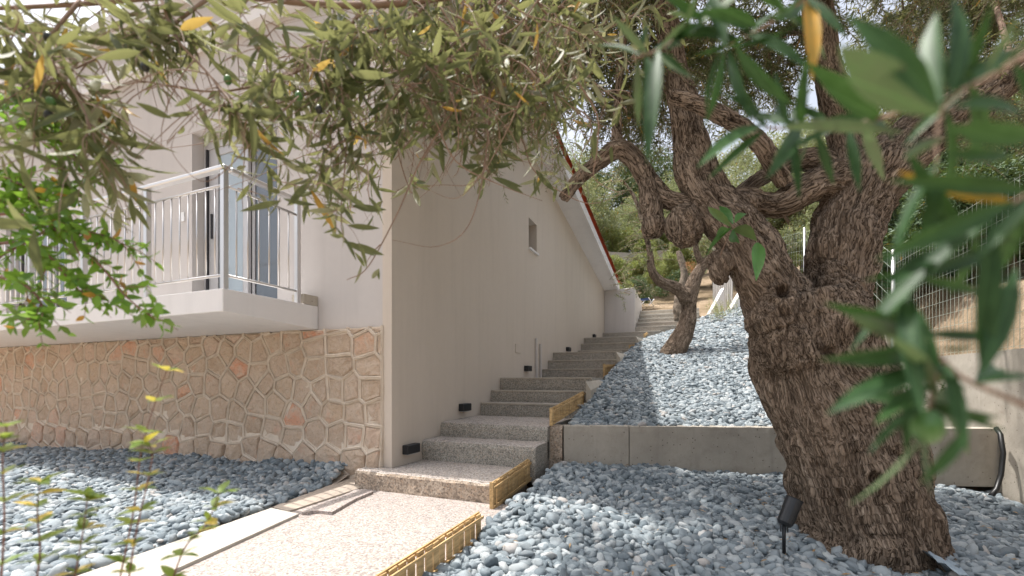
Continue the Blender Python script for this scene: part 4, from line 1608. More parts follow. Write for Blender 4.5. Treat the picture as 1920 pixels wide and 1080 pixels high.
# ------------------------------------------------------------------ olive trunks
def limb_mesh(name, limbs, blobs, hollows, voxel, mat, amp=1.0, seed=3, lump=.042, cut=None):
    """limbs: list of (points, radii); union by voxel remesh, then bark relief along each limb"""
    b = MB()
    segs = []
    for pts, rad in limbs:
        P = smooth_path(pts, max(8, len(pts) * 5))
        n = len(P)
        rr = []
        for i in range(n):
            t = i / (n - 1) * (len(rad) - 1)
            k = min(int(t), len(rad) - 2)
            rr.append(rad[k] + (rad[k + 1] - rad[k]) * (t - k))
        b.tube(P, rr, 16)
        s = 0
        e1 = None
        for i in range(n - 1):
            a, c = P[i], P[i + 1]
            d = (c - a).normalized()
            if e1 is None:
                e1 = d.cross(Vector((.3, .9, .1))).normalized()
            e1 = (e1 - d * e1.dot(d)).normalized()
            e2 = d.cross(e1)
            segs.append((a, c, rr[i], rr[i + 1], s, e1.copy(), e2.copy()))
            s += (c - a).length
    for (c, r, sc) in blobs:
        bm = bmesh.new()
        bmesh.ops.create_icosphere(bm, subdivisions=3, radius=r)
        vs = [Vector((v.co.x * sc[0], v.co.y * sc[1], v.co.z * sc[2])) + c for v in bm.verts]
        b.mesh_add(vs, [tuple(v.index for v in f.verts) for f in bm.faces])
        bm.free()
    me0 = b.mesh('tmp', mat)
    tmp = bpy.data.objects.new('tmp', me0)
    COL.objects.link(tmp)
    md = tmp.modifiers.new('r', 'REMESH')
    md.mode = 'VOXEL'; md.voxel_size = voxel; md.adaptivity = 0
    sm = tmp.modifiers.new('s', 'SMOOTH'); sm.iterations = 4; sm.factor = .6
    dg = bpy.context.evaluated_depsgraph_get()
    me = bpy.data.meshes.new_from_object(tmp.evaluated_get(dg))
    bpy.data.objects.remove(tmp)
    bpy.data.meshes.remove(me0)
    n = len(me.vertices)
    co = np.empty(n * 3, dtype=np.float32); me.vertices.foreach_get('co', co); co = co.reshape(-1, 3).astype(np.float64)
    no = np.empty(n * 3, dtype=np.float32); me.vertices.foreach_get('normal', no); no = no.reshape(-1, 3).astype(np.float64)
    best = np.full(n, 1e9); bc = np.zeros((n, 3)); br = np.ones(n) * .05
    for (a, c, r0, r1, s, e1, e2) in segs:
        a_, c_ = np.array(a), np.array(c)
        d = c_ - a_
        L = np.linalg.norm(d)
        t = np.clip((co - a_) @ d / (L * L), 0, 1)
        q = a_ + t[:, None] * d
        off = co - q
        r = r0 + (r1 - r0) * t
        dist = np.linalg.norm(off, axis=1) - r
        w = dist < best
        best = np.where(w, dist, best)
        u1, u2 = off @ np.array(e1), off @ np.array(e2)
        ss = s + t * L
        tw = ss * .25
        v1 = u1 * np.cos(tw) - u2 * np.sin(tw); v2 = u1 * np.sin(tw) + u2 * np.cos(tw)
        bc[w, 0] = v1[w]; bc[w, 1] = v2[w]; bc[w, 2] = ss[w] * .17
        br = np.where(w, r, br)
    k = np.clip(br / .2, .25, 1.0)
    lo = fbm(co * 4.0, 3, seed) * lump * k * 1.6
    warp = np.stack([fbm(co * 7, 3, seed + 3), fbm(co * 7, 3, seed + 4), fbm(co * 7, 3, seed + 5)], 1) * np.array([.020, .020, .010])
    q = bc + warp
    flute = fbm(q * 11, 2, seed + 1)
    r1_ = np.clip(np.abs(fbm(q * 24, 2, seed + 7)) * 5.0, 0, 1.2)       # plates between narrow fissures
    r2_ = np.clip(np.abs(fbm(q * 52, 2, seed + 9)) * 4.5, 0, 1.2)
    disp = lo + flute * .020 * k * amp + (r1_ - .6) * .013 * amp * np.clip(k, .5, 1) + (r2_ - .6) * .009 * amp * np.clip(k, .5, 1)
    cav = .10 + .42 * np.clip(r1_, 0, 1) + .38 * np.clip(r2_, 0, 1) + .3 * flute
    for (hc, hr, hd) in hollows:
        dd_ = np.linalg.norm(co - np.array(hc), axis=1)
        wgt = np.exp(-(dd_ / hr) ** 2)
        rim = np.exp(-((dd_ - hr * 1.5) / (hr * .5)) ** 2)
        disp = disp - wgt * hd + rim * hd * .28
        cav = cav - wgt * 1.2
    co2 = co + no * disp[:, None]
    me.vertices.foreach_set('co', co2.astype(np.float32).ravel())
    at = me.attributes.new('barkco', 'FLOAT_VECTOR', 'POINT')
    at.data.foreach_set('vector', q.astype(np.float32).ravel())
    at = me.attributes.new('cav', 'FLOAT', 'POINT')
    at.data.foreach_set('value', np.clip(cav, 0, 1).astype(np.float32))
    me.polygons.foreach_set('use_smooth', [True] * len(me.polygons))
    me.materials.clear(); me.materials.append(mat)
    me.update()
    me.name = name
    return me


def rp(w, Z): return w / 2 / F * Z


big = empty('olive_tree', W(1620, 1050, 2.62), label='big gnarled old olive tree with thick furrowed trunk on the right of the gravel', cat='tree')
big.location.z = 0
OB = big.location.copy()
trunk_l = [
    ([W(1640, 1110, 2.66), W(1625, 1045, 2.66), W(1618, 980, 2.66), W(1600, 900, 2.68), W(1574, 800, 2.70), W(1538, 700, 2.72), (W(1520, 620, 2.72)), W(1505, 560, 2.72)],
     [rp(310, 2.66), rp(262, 2.66), rp(240, 2.66), rp(228, 2.68), rp(214, 2.70), rp(212, 2.72), rp(214, 2.72), rp(170, 2.72)]),
    # left stem
    ([W(1500, 640, 2.72), W(1435, 530, 2.72), W(1385, 440, 2.78), W(1335, 380, 2.85), W(1300, 300, 2.92), W(1285, 210, 2.95), W(1262, 100, 3.0), W(1235, -40, 3.05), W(1215, -160, 3.1)],
     [rp(150, 2.72), rp(125, 2.72), rp(112, 2.78), rp(98, 2.85), rp(82, 2.92), rp(66, 2.95), rp(52, 3.0), rp(42, 3.05), rp(30, 3.1)]),
    # right stem
    ([W(1545, 640, 2.74), W(1562, 540, 2.76), W(1580, 450, 2.80), W(1610, 370, 2.84), W(1660, 300, 2.88)],
     [rp(160, 2.74), rp(138, 2.76), rp(140, 2.8), rp(150, 2.84), rp(130, 2.88)]),
    ([W(1640, 330, 2.86), W(1720, 260, 2.9), W(1800, 205, 2.95), W(1900, 130, 3.0), W(2040, 20, 3.1)],
     [rp(130, 2.86), rp(110, 2.9), rp(100, 2.95), rp(85, 3.0), rp(60, 3.1)]),
    ([W(1610, 360, 2.86), W(1585, 260, 2.95), W(1555, 140, 3.0), W(1530, 20, 3.05), W(1500, -140, 3.1)],
     [rp(90, 2.86), rp(76, 2.95), rp(66, 3.0), rp(58, 3.05), rp(40, 3.1)]),
    # knotted cross limbs
    ([W(1600, 350, 2.82), W(1530, 345, 2.80), W(1455, 385, 2.82), W(1390, 375, 2.86), W(1350, 390, 2.86)],
     [rp(90, 2.82), rp(74, 2.8), rp(62, 2.82), rp(52, 2.86), rp(46, 2.86)]),
    ([W(1590, 330, 2.95), W(1520, 300, 2.98), W(1450, 320, 3.0), W(1385, 365, 3.0)],
     [rp(70, 2.95), rp(52, 2.98), rp(44, 3.0), rp(30, 3.0)]),
    # elbow limb and hanging stump on the left
    ([W(1340, 410, 2.86), W(1285, 385, 2.9), W(1245, 372, 2.95), W(1215, 340, 3.0), W(1190, 300, 3.02), W(1160, 280, 3.05), W(1120, 305, 3.08), W(1085, 335, 3.1), W(1056, 372, 3.1)],
     [rp(60, 2.86), rp(44, 2.9), rp(40, 2.95), rp(42, 3.0), rp(40, 3.02), rp(38, 3.05), rp(32, 3.08), rp(28, 3.1), rp(26, 3.1)]),
    ([W(1212, 330, 3.0), W(1222, 380, 2.96), W(1227, 425, 2.94)], [rp(40, 3.0), rp(44, 2.96), rp(42, 2.94)]),
    ([W(1158, 285, 3.05), W(1157, 230, 3.06), W(1160, 170, 3.06), W(1163, 110, 3.1)], [rp(24, 3.05), rp(20, 3.06), rp(15, 3.06), rp(9, 3.1)]),
    # pale branch crossing the left stem
    ([W(1260, 180, 2.7), W(1320, 200, 2.66), W(1380, 232, 2.64), W(1430, 275, 2.66), W(1470, 345, 2.74)], [rp(26, 2.7), rp(32, 2.66), rp(34, 2.64), rp(34, 2.66), rp(36, 2.74)]),
]
blobs = [(W(1283, 425, 2.86), rp(78, 2.86), (1, 1, 1.15)), (W(1226, 425, 2.94), rp(50, 2.94), (1, 1, 1.0)), (W(1500, 655, 2.62), rp(170, 2.62), (1.1, .9, .8)),
         (W(1460, 590, 2.66), rp(110, 2.66), (1, 1, 1.3)), (W(1590, 640, 2.66), rp(110, 2.66), (.9, .9, 1.3)), (W(1690, 1010, 2.58), rp(120, 2.6), (1, 1, 1.1)),
         (W(1395, 385, 2.78), rp(50, 2.8), (1, 1, .8)), (W(1545, 1030, 2.6), rp(110, 2.6), (1, 1, .8)), (W(1560, 340, 2.82), rp(90, 2.8), (1.1, 1, .9)), (W(1350, 500, 2.72), rp(50, 2.72), (1, 1, 1.5))]
hol = [(W(1512, 698, 2.40), .045, .07), (W(1467, 548, 2.54), .034, .055), (W(1640, 898, 2.37), .030, .05), (W(1616, 975, 2.36), .024, .045), (W(1682, 1000, 2.36), .042, .045),
       (W(1680, 1060, 2.36), .04, .03), (W(1600, 620, 2.42), .045, .03), (W(1490, 740, 2.42), .04, .02), (W(1470, 590, 2.5), .035, .03), (W(1610, 930, 2.38), .035, .02), (W(1560, 660, 2.40), .03, .03)]
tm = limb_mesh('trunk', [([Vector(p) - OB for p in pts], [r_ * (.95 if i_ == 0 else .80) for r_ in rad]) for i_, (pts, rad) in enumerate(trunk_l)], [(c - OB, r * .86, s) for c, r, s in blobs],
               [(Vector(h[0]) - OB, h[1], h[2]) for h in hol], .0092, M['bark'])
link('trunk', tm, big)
print('trunk verts', len(tm.vertices))


# foliage generator: twigs with paired leaves along them
def twig_spray(starts, dirs, lens, leaf_len, leaf_w, droop=.6, spacing=.016, jitter=.5, bare=0.0, seg=7, opposite=True, spread=.9):
    """returns twig polylines and leaf arrays"""
    tw, P, D, U, Ln, Wd = [], [], [], [], [], []
    for s, d, L in zip(starts, dirs, lens):
        p = Vector(s); d = Vector(d).normalized()
        pts = [p.copy()]
        n = seg
        step = L / n
        bend = Vector((rnd.gauss(0, .25), rnd.gauss(0, .25), rnd.gauss(0, .15)))
        for i in range(n):
            d = (d + Vector((0, 0, -droop / n)) + bend / n + Vector((rnd.gauss(0, .1), rnd.gauss(0, .1), rnd.gauss(0, .08))) * jitter).normalized()
            p = p + d * step
            pts.append(p.copy())
        tw.append(pts)
        dist = L * bare
        side = rnd.uniform(0, math.pi)
        while dist < L:
            t = dist / L * n
            i = min(int(t), n - 1)
            q = pts[i].lerp(pts[i + 1], t - i)
            ax = (pts[i + 1] - pts[i]).normalized()
            side += math.pi / 2 + rnd.gauss(0, .35)
            e1 = ax.cross(Vector((.2, .1, 1))).normalized()
            e2 = ax.cross(e1)
            for sg in ((0, math.pi) if opposite else (0,)):
                if rnd.random() < .12: continue
                a = side + sg
                out = e1 * math.cos(a) + e2 * math.sin(a)
                fr = dist / L
                ld = (ax * (1 - spread * .6 + fr * .4) + out * spread + Vector((0, 0, -.22))).normalized()
                P.append(q); D.append(ld)
                nn = ld.cross(out.cross(ld)) if False else (ax + out * -.2 + Vector((rnd.gauss(0, .3), rnd.gauss(0, .3), rnd.gauss(.35, .3))))
                U.append(nn)
                Ln.append(leaf_len * rnd.uniform(.6, 1.25) * (1 if fr < .85 else .75)); Wd.append(leaf_w * rnd.uniform(.8, 1.25))
            dist += spacing * rnd.uniform(.7, 1.4)
    return tw, np.array([tuple(p) for p in P]), np.array([tuple(p) for p in D]), np.array([tuple(p) for p in U]), np.array(Ln), np.array(Wd)


def tubes(tws, r0, r1, n=4):
    b = MB()
    for pts in tws:
        k = len(pts)
        b.tube(pts, [r0 + (r1 - r0) * i / (k - 1) for i in range(k)], n, cap=False)
    return b


def sub(v, o): return Vector(v) - Vector(o)


# big tree crown -------------------------------------------------------------
def in_frame_px(p):
    Z = -SA * p.x + CA * p.y
    if Z < .05: return None
    X = CA * p.x + SA * p.y
    return (960 + F * X / Z, 712 - F * (p.z - EYE) / Z, Z)


starts, dirs, lens = [], [], []
branch_paths = []
limb_anchor = [W(1160, 120, 3.1), W(1235, -20, 3.05), W(1500, -120, 3.1), W(1900, 130, 3.0), W(2000, 60, 3.1), W(1285, 210, 2.95), W(1700, 250, 2.9), W(1555, 100, 3.0), W(1163, 115, 3.1)]
# boughs: (from, to, radius)
boughs = [
    (W(1235, -30, 3.05), W(1130, -160, 2.7), W(1000, -100, 2.5), W(880, 20, 2.3)),
    (W(1235, -30, 3.05), W(1100, -120, 3.6), W(1050, 20, 3.8), W(980, 120, 3.7)),
    (W(1163, 115, 3.1), W(1120, 20, 3.3), W(1080, 60, 3.4), W(1010, 180, 3.3)),
    (W(1163, 115, 3.1), W(1180, 0, 3.5), W(1150, -60, 3.8), W(1090, 60, 4.0)),
    (W(1500, -130, 3.1), W(1420, -150, 3.6), W(1360, 0, 4.0), W(1330, 120, 4.1)),
    (W(1500, -130, 3.1), W(1600, -200, 3.6), W(1680, -60, 3.9), W(1700, 90, 4.0)),
    (W(1900, 130, 3.0), W(1860, 0, 3.5), W(1800, -40, 3.9), W(1760, 90, 4.1)),
    (W(2000, 40, 3.1), W(1960, -80, 3.4), W(1900, -60, 3.7), W(1850, 80, 3.8)),
    (W(1555, 100, 3.0), W(1500, 60, 3.4), W(1450, 80, 3.8), W(1420, 170, 4.0)),
    (W(1215, -160, 3.1), W(1250, -300, 3.0), W(1350, -350, 2.8), W(1500, -330, 2.6)),
    (W(1500, -140, 3.1), W(1600, -300, 2.8), W(1700, -320, 2.5), W(1850, -200, 2.4)),
    (W(1285, 210, 2.95), W(1230, 150, 3.2), W(1200, 140, 3.5), W(1180, 200, 3.8)),
    (W(1700, 250, 2.9), W(1740, 160, 3.3), W(1800, 120, 3.7), W(1850, 210, 3.9)),
    (W(1215, -160, 3.1), W(1100, -350, 2.9), W(1000, -330, 2.6), W(900, -200, 2.3)),
]
for q in range(15):
    ex, ey, ez = rnd.uniform(-1.6, 1.9), rnd.uniform(1.6, 4.6), rnd.uniform(3.9, 5.0)
    st_ = W(1215, -160, 3.1) if q % 2 else W(1500, -140, 3.1)
    en_ = Vector((ex, ey, ez))
    mid_ = st_.lerp(en_, .5) + Vector((0, 0, .35))
    boughs.append((st_, mid_, en_, en_ + (en_ - mid_) * .3 + Vector((rnd.uniform(-.3, .3), rnd.uniform(-.3, .3), -.15))))
bt = MB()
for bo in boughs:
    P_ = smooth_path([Vector(p) for p in bo], 15)
    k = len(P_)
    bt.tube([p - OB for p in P_], [.022 - .017 * i / (k - 1) for i in range(k)], 6)
    for i in range(4, k):
        for rep in range(4):
            a = rnd.uniform(0, 6.28)
            ax = (P_[min(i + 1, k - 1)] - P_[i - 1]).normalized()
            d = (ax * .5 + Vector((math.cos(a), math.sin(a), rnd.uniform(-.5, .6)))).normalized()
            starts.append(P_[i]); dirs.append(d); lens.append(rnd.uniform(.25, .6))
bt.build('branch', M['twig'], big, smooth=True)
tw, P, D, U, Ln, Wd = twig_spray(starts, dirs, lens, .055, 1.05, droop=.7, spacing=.022, seg=6)
# second order sprays
s2, d2, l2 = [], [], []
for pts in tw:
    for i in (2, 3, 4, 5, 6):
        for rep in range(2):
            a = rnd.uniform(0, 6.28)
            s2.append(pts[i]); d2.append(((pts[i] - pts[i - 1]).normalized() * .7 + Vector((math.cos(a), math.sin(a), rnd.uniform(-.5, .3)))).normalized()); l2.append(rnd.uniform(.14, .32))
tw2, P2, D2_, U2, Ln2, Wd2 = twig_spray(s2, d2, l2, .052, 1.05, droop=.7, spacing=.024, seg=4)
ob = np.array(tuple(OB))
tubes([[p - OB for p in t] for t in tw], .0035, .0012, 4).build('twigs', M['twig'], big, kind='stuff')
tubes([[p - OB for p in t] for t in tw2], .002, .0008, 3).build('twigs', M['twig'], big, kind='stuff')
Pa = np.concatenate([P, P2]); Da = np.concatenate([D, D2_]); Ua = np.concatenate([U, U2]); La = np.concatenate([Ln, Ln2]); Wa = np.concatenate([Wd, Wd2])
print('big crown leaves', len(Pa))


def screen(P):
    Z = -SA * P[:, 0] + CA * P[:, 1]
    X = CA * P[:, 0] + SA * P[:, 1]
    Zs = np.maximum(Z, .02)
    return 960 + F * X / Zs, 712 - F * (P[:, 2] - EYE) / Zs, Z


def split_leaves(parent, origin, P, D, U, L, Wd_, mat, kind='olive', nparts=290, hi=0):
    """the leaves that show largest become parts of their own, the rest one joined part"""
    px, py, Z = screen(P)
    vis = (px > -20) & (px < 1940) & (py > -20) & (py < 1100) & (Z > .05)
    score = np.where(vis, L / np.maximum(Z, .05), 0)
    order = np.argsort(-score)
    top = order[:nparts]
    rest_ = order[nparts:]
    leaf_objects(parent, origin, P[top], D[top], U[top], L[top], Wd_[top], mat, kind)
    if len(rest_):
        me = leaves_mesh('foliage', P[rest_] - np.array(tuple(origin)), D[rest_], U[rest_], L[rest_], Wd_[rest_], mat, kind, hi)
        link('foliage', me, parent, kind='stuff')


px, py, Z = screen(Pa)
keep = ~((py > 300) & (px > 1240) & (px < 1900))
Pa, Da, Ua, La, Wa = Pa[keep], Da[keep], Ua[keep], La[keep], Wa[keep]
split_leaves(big, OB, Pa, Da, Ua, La, Wa, M['leaf'])

# ------------------------------------------------------------------ overhanging olive bough in the upper left
lo0 = W(1010, -60, 1.5)
lb_ = empty('olive_bough', lo0, label='overhanging olive bough with khaki leaves hanging across the balcony and upper left', cat='olive branch')
main_b = [
    ([W(1180, -120, 1.9), W(980, -40, 1.35), W(700, 10, 1.15), W(400, -10, 1.05), W(150, 8, .95), W(-100, 20, .9)], .012),
    ([W(1000, -60, 1.45), W(880, 60, 1.3), W(760, 130, 1.2), W(600, 170, 1.1), W(470, 210, 1.0)], .006),
    ([W(940, -40, 1.4), W(860, 120, 1.35), W(800, 220, 1.3), W(740, 300, 1.25)], .006),
    ([W(960, -40, 1.4), W(930, 120, 1.35), W(915, 260, 1.35), W(905, 330, 1.35)], .0045),
    ([W(700, -10, 1.15), W(600, 110, 1.1), W(430, 170, 1.0), W(250, 150, .95)], .005),
    ([W(400, -10, 1.05), W(300, 60, 1.0), W(180, 110, .92), W(60, 170, .88)], .0045),
    ([W(150, 0, .95), W(90, 90, .9), W(150, 190, .86), W(190, 300, .84)], .004),
    ([W(640, 60, 1.12), W(640, 160, 1.1), W(650, 260, 1.08), W(640, 380, 1.05)], .0045),
    ([W(1040, -60, 1.6), W(990, 60, 1.7), W(960, 180, 1.75), W(970, 290, 1.8)], .005),
    ([W(840, -30, 1.25), W(760, 40, 1.15), W(680, 60, 1.1), W(560, 90, 1.0)], .005),
    ([W(980, -40, 1.3), W(1040, 40, 1.4), W(1120, 60, 1.55), W(1200, 20, 1.7)], .005),
    ([W(300, -10, 1.0), W(330, 70, .97), W(400, 150, .95), W(420, 200, .93)], .004),
    # long bare hanging twigs in the middle
    ([W(860, 190, 1.2), W(790, 300, 1.18), W(745, 400, 1.15), W(690, 500, 1.1), W(650, 525, 1.08)], .0032),
    ([W(920, 150, 1.25), W(910, 300, 1.22), W(880, 420, 1.18), W(820, 462, 1.15), W(735, 450, 1.12)], .0026),
    ([W(880, 60, 1.25), W(905, 200, 1.22), W(915, 300, 1.2), W(860, 370, 1.18), W(800, 355, 1.18)], .0024),
    ([W(720, 80, 1.1), W(830, 150, 1.12), W(860, 260, 1.15), W(835, 330, 1.18)], .003),
    ([W(780, 120, 1.15), W(960, 200, 1.2), W(1000, 160, 1.25)], .003),
    ([W(560, 180, .98), W(480, 260, .95), W(390, 340, .92), (W(325, 290, .9)), W(330, 245, .9)], .0014),
    ([W(1000, 60, 1.3), W(930, 130, 1.25), W(840, 110, 1.2), W(760, 140, 1.15)], .004),
    ([W(860, -20, 1.2), W(900, 80, 1.2), W(990, 130, 1.2), W(1030, 220, 1.25)], .004),
]
for q in range(85):     # bare twigs crossing below the bough
    x0_, y0_ = rnd.uniform(720, 1080), rnd.uniform(-60, 200)
    Zt = rnd.uniform(1.1, 1.6)
    pts_ = [(x0_, y0_)]
    hx, hy = rnd.uniform(-95, 60), rnd.uniform(25, 85)
    for k_ in range(4):
        pts_.append((pts_[-1][0] + hx + rnd.uniform(-30, 30), min(pts_[-1][1] + hy + rnd.uniform(-30, 20), 330 + rnd.uniform(0, 60))))
        hx += rnd.uniform(-25, 25); hy *= .9
    main_b.append(([W(a_, b_, Zt + .02 * k_) for k_, (a_, b_) in enumerate(pts_)], rnd.uniform(.0012, .0032)))


def leafy(px, py, Z):
    """the outline of the hanging foliage: what part of a twig reaches where"""
    if px < 250: lim = 300 if px < 60 else 370
    elif px < 330: lim = 215
    elif px < 430: lim = 190
    elif px < 720: lim = 370 + 70 * math.sin(px * .02)
    elif px < 1000: lim = 230 + 60 * math.sin(px * .05)
    else: lim = 290
    return py < lim


stl, drl, lnl = [], [], []
mb = MB()
for bi, (pts, r) in enumerate(main_b):
    P_ = smooth_path(pts, 24)
    k = len(P_)
    mb.tube([p - lo0 for p in P_], [r * (1 - .75 * i / (k - 1)) for i in range(k)], 6)
    bare = bi in (12, 13, 14, 15, 16, 17) or bi > 19
    for i in range(2, k):
        q = in_frame_px(P_[i])
        for rep in range(1 if bare else 2):
            if bare and rnd.random() < .72: continue
            ax = (P_[min(i + 1, k - 1)] - P_[i - 1]).normalized()
            a = rnd.uniform(0, 6.28)
            side = Vector((math.cos(a), math.sin(a), rnd.uniform(-.9, .35)))
            stl.append(P_[i]); drl.append((ax * .6 + side).normalized()); lnl.append(rnd.uniform(.10, .26) * (.6 if bare else 1))
# the dense cluster right of the balcony door
for (cx, cy, Z, n_) in ((560, 300, 1.02, 9), (620, 380, 1.05, 9), (660, 300, 1.08, 8), (150, 330, .86, 6), (200, 280, .86, 5), (560, 230, 1.05, 10), (680, 210, 1.12, 12), (450, 130, 1.0, 12), (300, 110, .95, 12), (80, 120, .9, 12), (620, 120, 1.08, 14),
                        (760, 120, 1.15, 12), (500, 40, 1.05, 14), (220, 40, .95, 14), (60, 40, .9, 12), (700, 30, 1.12, 14), (980, 230, 1.7, 14), (1010, 150, 1.75, 10), (930, 250, 1.6, 10), (1060, 260, 1.9, 10), (860, 200, 1.35, 10), (770, 230, 1.2, 8), (1010, 290, 1.9, 12), (120, 230, .9, 6),
                        (40, 220, .9, 9), (190, 330, .85, 5), (215, 380, .85, 3), (150, 380, .84, 3), (640, 430, 1.06, 5), (590, 440, 1.05, 4), (700, 330, 1.1, 5), (30, 20, .88, 14), (120, 40, .9, 12)):
    for q in range(int(n_ * .75)):
        p = W(cx + rnd.gauss(0, 45), cy + rnd.gauss(0, 35), Z * rnd.uniform(.93, 1.12))
        a = rnd.uniform(0, 6.28)
        stl.append(p); drl.append(Vector((math.cos(a), math.sin(a), rnd.uniform(-.9, .3))).normalized()); lnl.append(rnd.uniform(.09, .2))
tw, P, D, U, Ln, Wd = twig_spray(stl, drl, lnl, .080, .90, droop=.8, spacing=.026, seg=6)
s2, d2, l2 = [], [], []
for pts in tw:
    for i in (2, 3, 5):
        if rnd.random() < .45:
            a = rnd.uniform(0, 6.28)
            s2.append(pts[i]); d2.append(((pts[i] - pts[i - 1]).normalized() * .8 + Vector((math.cos(a), math.sin(a), rnd.uniform(-.6, .3)))).normalized()); l2.append(rnd.uniform(.06, .15))
tw2, P2, D2_, U2, Ln2, Wd2 = twig_spray(s2, d2, l2, .066, .90, droop=.8, spacing=.026, seg=4)
mb.build('branch', M['twig'], lb_, smooth=True)


def cut_tw(tws):
    out = []
    for t in tws:
        keep_ = []
        for p in t:
            q = in_frame_px(p)
            if q is None or not leafy(q[0] , q[1] - 70, q[2]): break
            keep_.append(p)
        if len(keep_) > 1: out.append(keep_)
    mid = np.array([tuple(t[len(t) // 2]) for t in out])
    cl = fbm(mid * 9.5, 2, 77)
    return [t for t, c_ in zip(out, cl) if c_ > -.08 and rnd.random() < .72]


tubes([[p - lo0 for p in t] for t in cut_tw(tw)], .0016, .0006, 4).build('twigs', M['twig'], lb_, kind='stuff')
tubes([[p - lo0 for p in t] for t in cut_tw(tw2)], .001, .0004, 3).build('twigs', M['twig'], lb_, kind='stuff')
Pa = np.concatenate([P, P2]); Da = np.concatenate([D, D2_]); Ua = np.concatenate([U, U2]); La = np.concatenate([Ln, Ln2]); Wa = np.concatenate([Wd, Wd2])
px, py, Z = screen(Pa)
keep = np.array([leafy(a, c - 70, z_) for a, c, z_ in zip(px, py, Z)]) & (Z > .45)
thin = rng.random(len(Pa)) < np.where((px > 740) & (px < 960) & (py > 120), .15, np.where((px > 240) & (px < 440) & (py > 110), .10, np.where(py < 90, .26, np.where(px > 960, .22, .20))))
keep &= thin
clump = fbm(Pa * 9.5, 2, 77)
keep &= clump > np.where(py < 110, -.16, -.04)
Pa, Da, Ua, La, Wa = Pa[keep], Da[keep], Ua[keep], La[keep], Wa[keep]
print('left bough leaves', len(Pa))
split_leaves(lb_, lo0, Pa, Da, Ua, La, Wa, M['leaf'], hi=1)
# olives
om = bmesh.new(); bmesh.ops.create_uvsphere(om, u_segments=10, v_segments=7, radius=1); ol_me = {}
for nm in ('olive', 'olive_b'):
    me = bpy.data.meshes.new('olive'); om.to_mesh(me); me.materials.append(M[nm]); me.polygons.foreach_set('use_smooth', [True] * len(me.polygons)); ol_me[nm] = me
om.free()
for (px_, py_, Z, nm) in ((38, 60, .85, 'olive'), (22, 170, .85, 'olive'), (30, 185, .86, 'olive'), (95, 192, .84, 'olive'), (90, 70, .86, 'olive_b'), (272, 125, .9, 'olive_b'), (427, 150, .95, 'olive'), (92, 217, .84, 'olive_b'), (598, 205, 1.0, 'olive_b'), (560, 180, 1.0, 'olive')):
    o = link('olive', ol_me[nm], lb_); o.location = W(px_, py_, Z) - lo0; o.scale = (.008, .008, .0105)

# ------------------------------------------------------------------ close dark olive sprays on the right
def manual_spray(name, origin, stems, leaves, label, lmat, stem_r=.0022, width=1.6, extra_olives=(), extra=9):
    e = empty(name, origin, label=label, cat='olive branch', group='close olive sprays on the right')
    for pts in stems:
        b = MB(); P_ = smooth_path([Vector(p) for p in pts], 14)
        k = len(P_)
        b.tube([p - origin for p in P_], [stem_r * (1 - .55 * i / (k - 1)) for i in range(k)], 8)
        b.build('stem', M['twig'], e, smooth=True)
    P, D, U, L, Wd = [], [], [], [], []
    leaves = list(leaves)
    if extra:
        mL = sum(math.hypot(l_[2] - l_[0], l_[3] - l_[1]) for l_ in leaves) / len(leaves)
        for pts in stems:
            P_ = smooth_path([Vector(p) for p in pts], 14)
            for q in range(extra):
                p = P_[rnd.randrange(3, len(P_))]
                x_, y_, z_ = in_frame_px(p)
                a = rnd.uniform(0, 6.28); r_ = mL * rnd.uniform(.6, 1.15)
                leaves.append((x_, y_, x_ + math.cos(a) * r_, y_ + math.sin(a) * r_, z_ * rnd.uniform(.97, 1.03)))
    for lf in leaves:
        (x0, y0, x1, y1, Z) = lf[:5]
        dz = lf[5] if len(lf) > 5 else rnd.uniform(-.15, .15) * Z
        wd = lf[6] if len(lf) > 6 else 1.0
        a, c = W(x0, y0, Z), W(x1, y1, Z + dz)
        P.append(tuple(a)); D.append(tuple(c - a)); L.append((c - a).length)
        v = (Vector((0, 0, EYE)) - a).normalized()
        side = 1 if rnd.random() < .94 else -1
        U.append(tuple(v * side + Vector((rnd.gauss(0, .45), rnd.gauss(0, .45), rnd.gauss(.3, .35)))))
        Wd.append(width * wd * .74)
    leaf_objects(e, origin, np.array(P), np.array(D), np.array(U), np.array(L), np.array(Wd), lmat)
    for (x, y, Z, r) in extra_olives:
        o = link('olive', ol_me['olive'], e); o.location = W(x, y, Z) - origin; o.scale = (r, r, r * 1.25)
    return e


Zc = .33
manual_spray('olive_spray', W(1260, 60, .5), [[W(1420, -60, .5), W(1330, 30, .46), W(1240, 90, .44), W(1185, 110, .44)]],
             [(1200, 105, 1112, 65, .44), (1195, 112, 1196, 235, .44), (1235, 95, 1216, 258, .42), (1215, 100, 1145, 35, .44), (1265, 80, 1348, 15, .42), (1255, 92, 1300, 30, .45), (1300, 50, 1410, -30, .42), (1230, 90, 1290, 175, .44), (1320, 40, 1230, -20, .45), (1340, 25, 1400, 60, .44)],
             'dark leaved olive spray left of the top of the tree trunk', M['leaf_dk'], .0018, .98)
manual_spray('olive_spray', W(1360, 80, .45), [[W(1560, -40, .42), W(1450, 40, .42), W(1360, 88, .42)]],
             [(1352, 92, 1308, 210, .42), (1356, 96, 1337, 228, .40), (1366, 92, 1396, 205, .42), (1380, 88, 1465, 215, .38, 0, 1.2), (1360, 85, 1490, 72, .40), (1400, 65, 1530, 90, .4), (1420, 50, 1330, 0, .42), (1450, 35, 1560, -20, .4), (1390, 75, 1270, 50, .42), (1470, 20, 1400, -60, .4)],
             'olive spray with hanging pointed leaves in the upper middle right', M['leaf_dk'], .0018, .98)
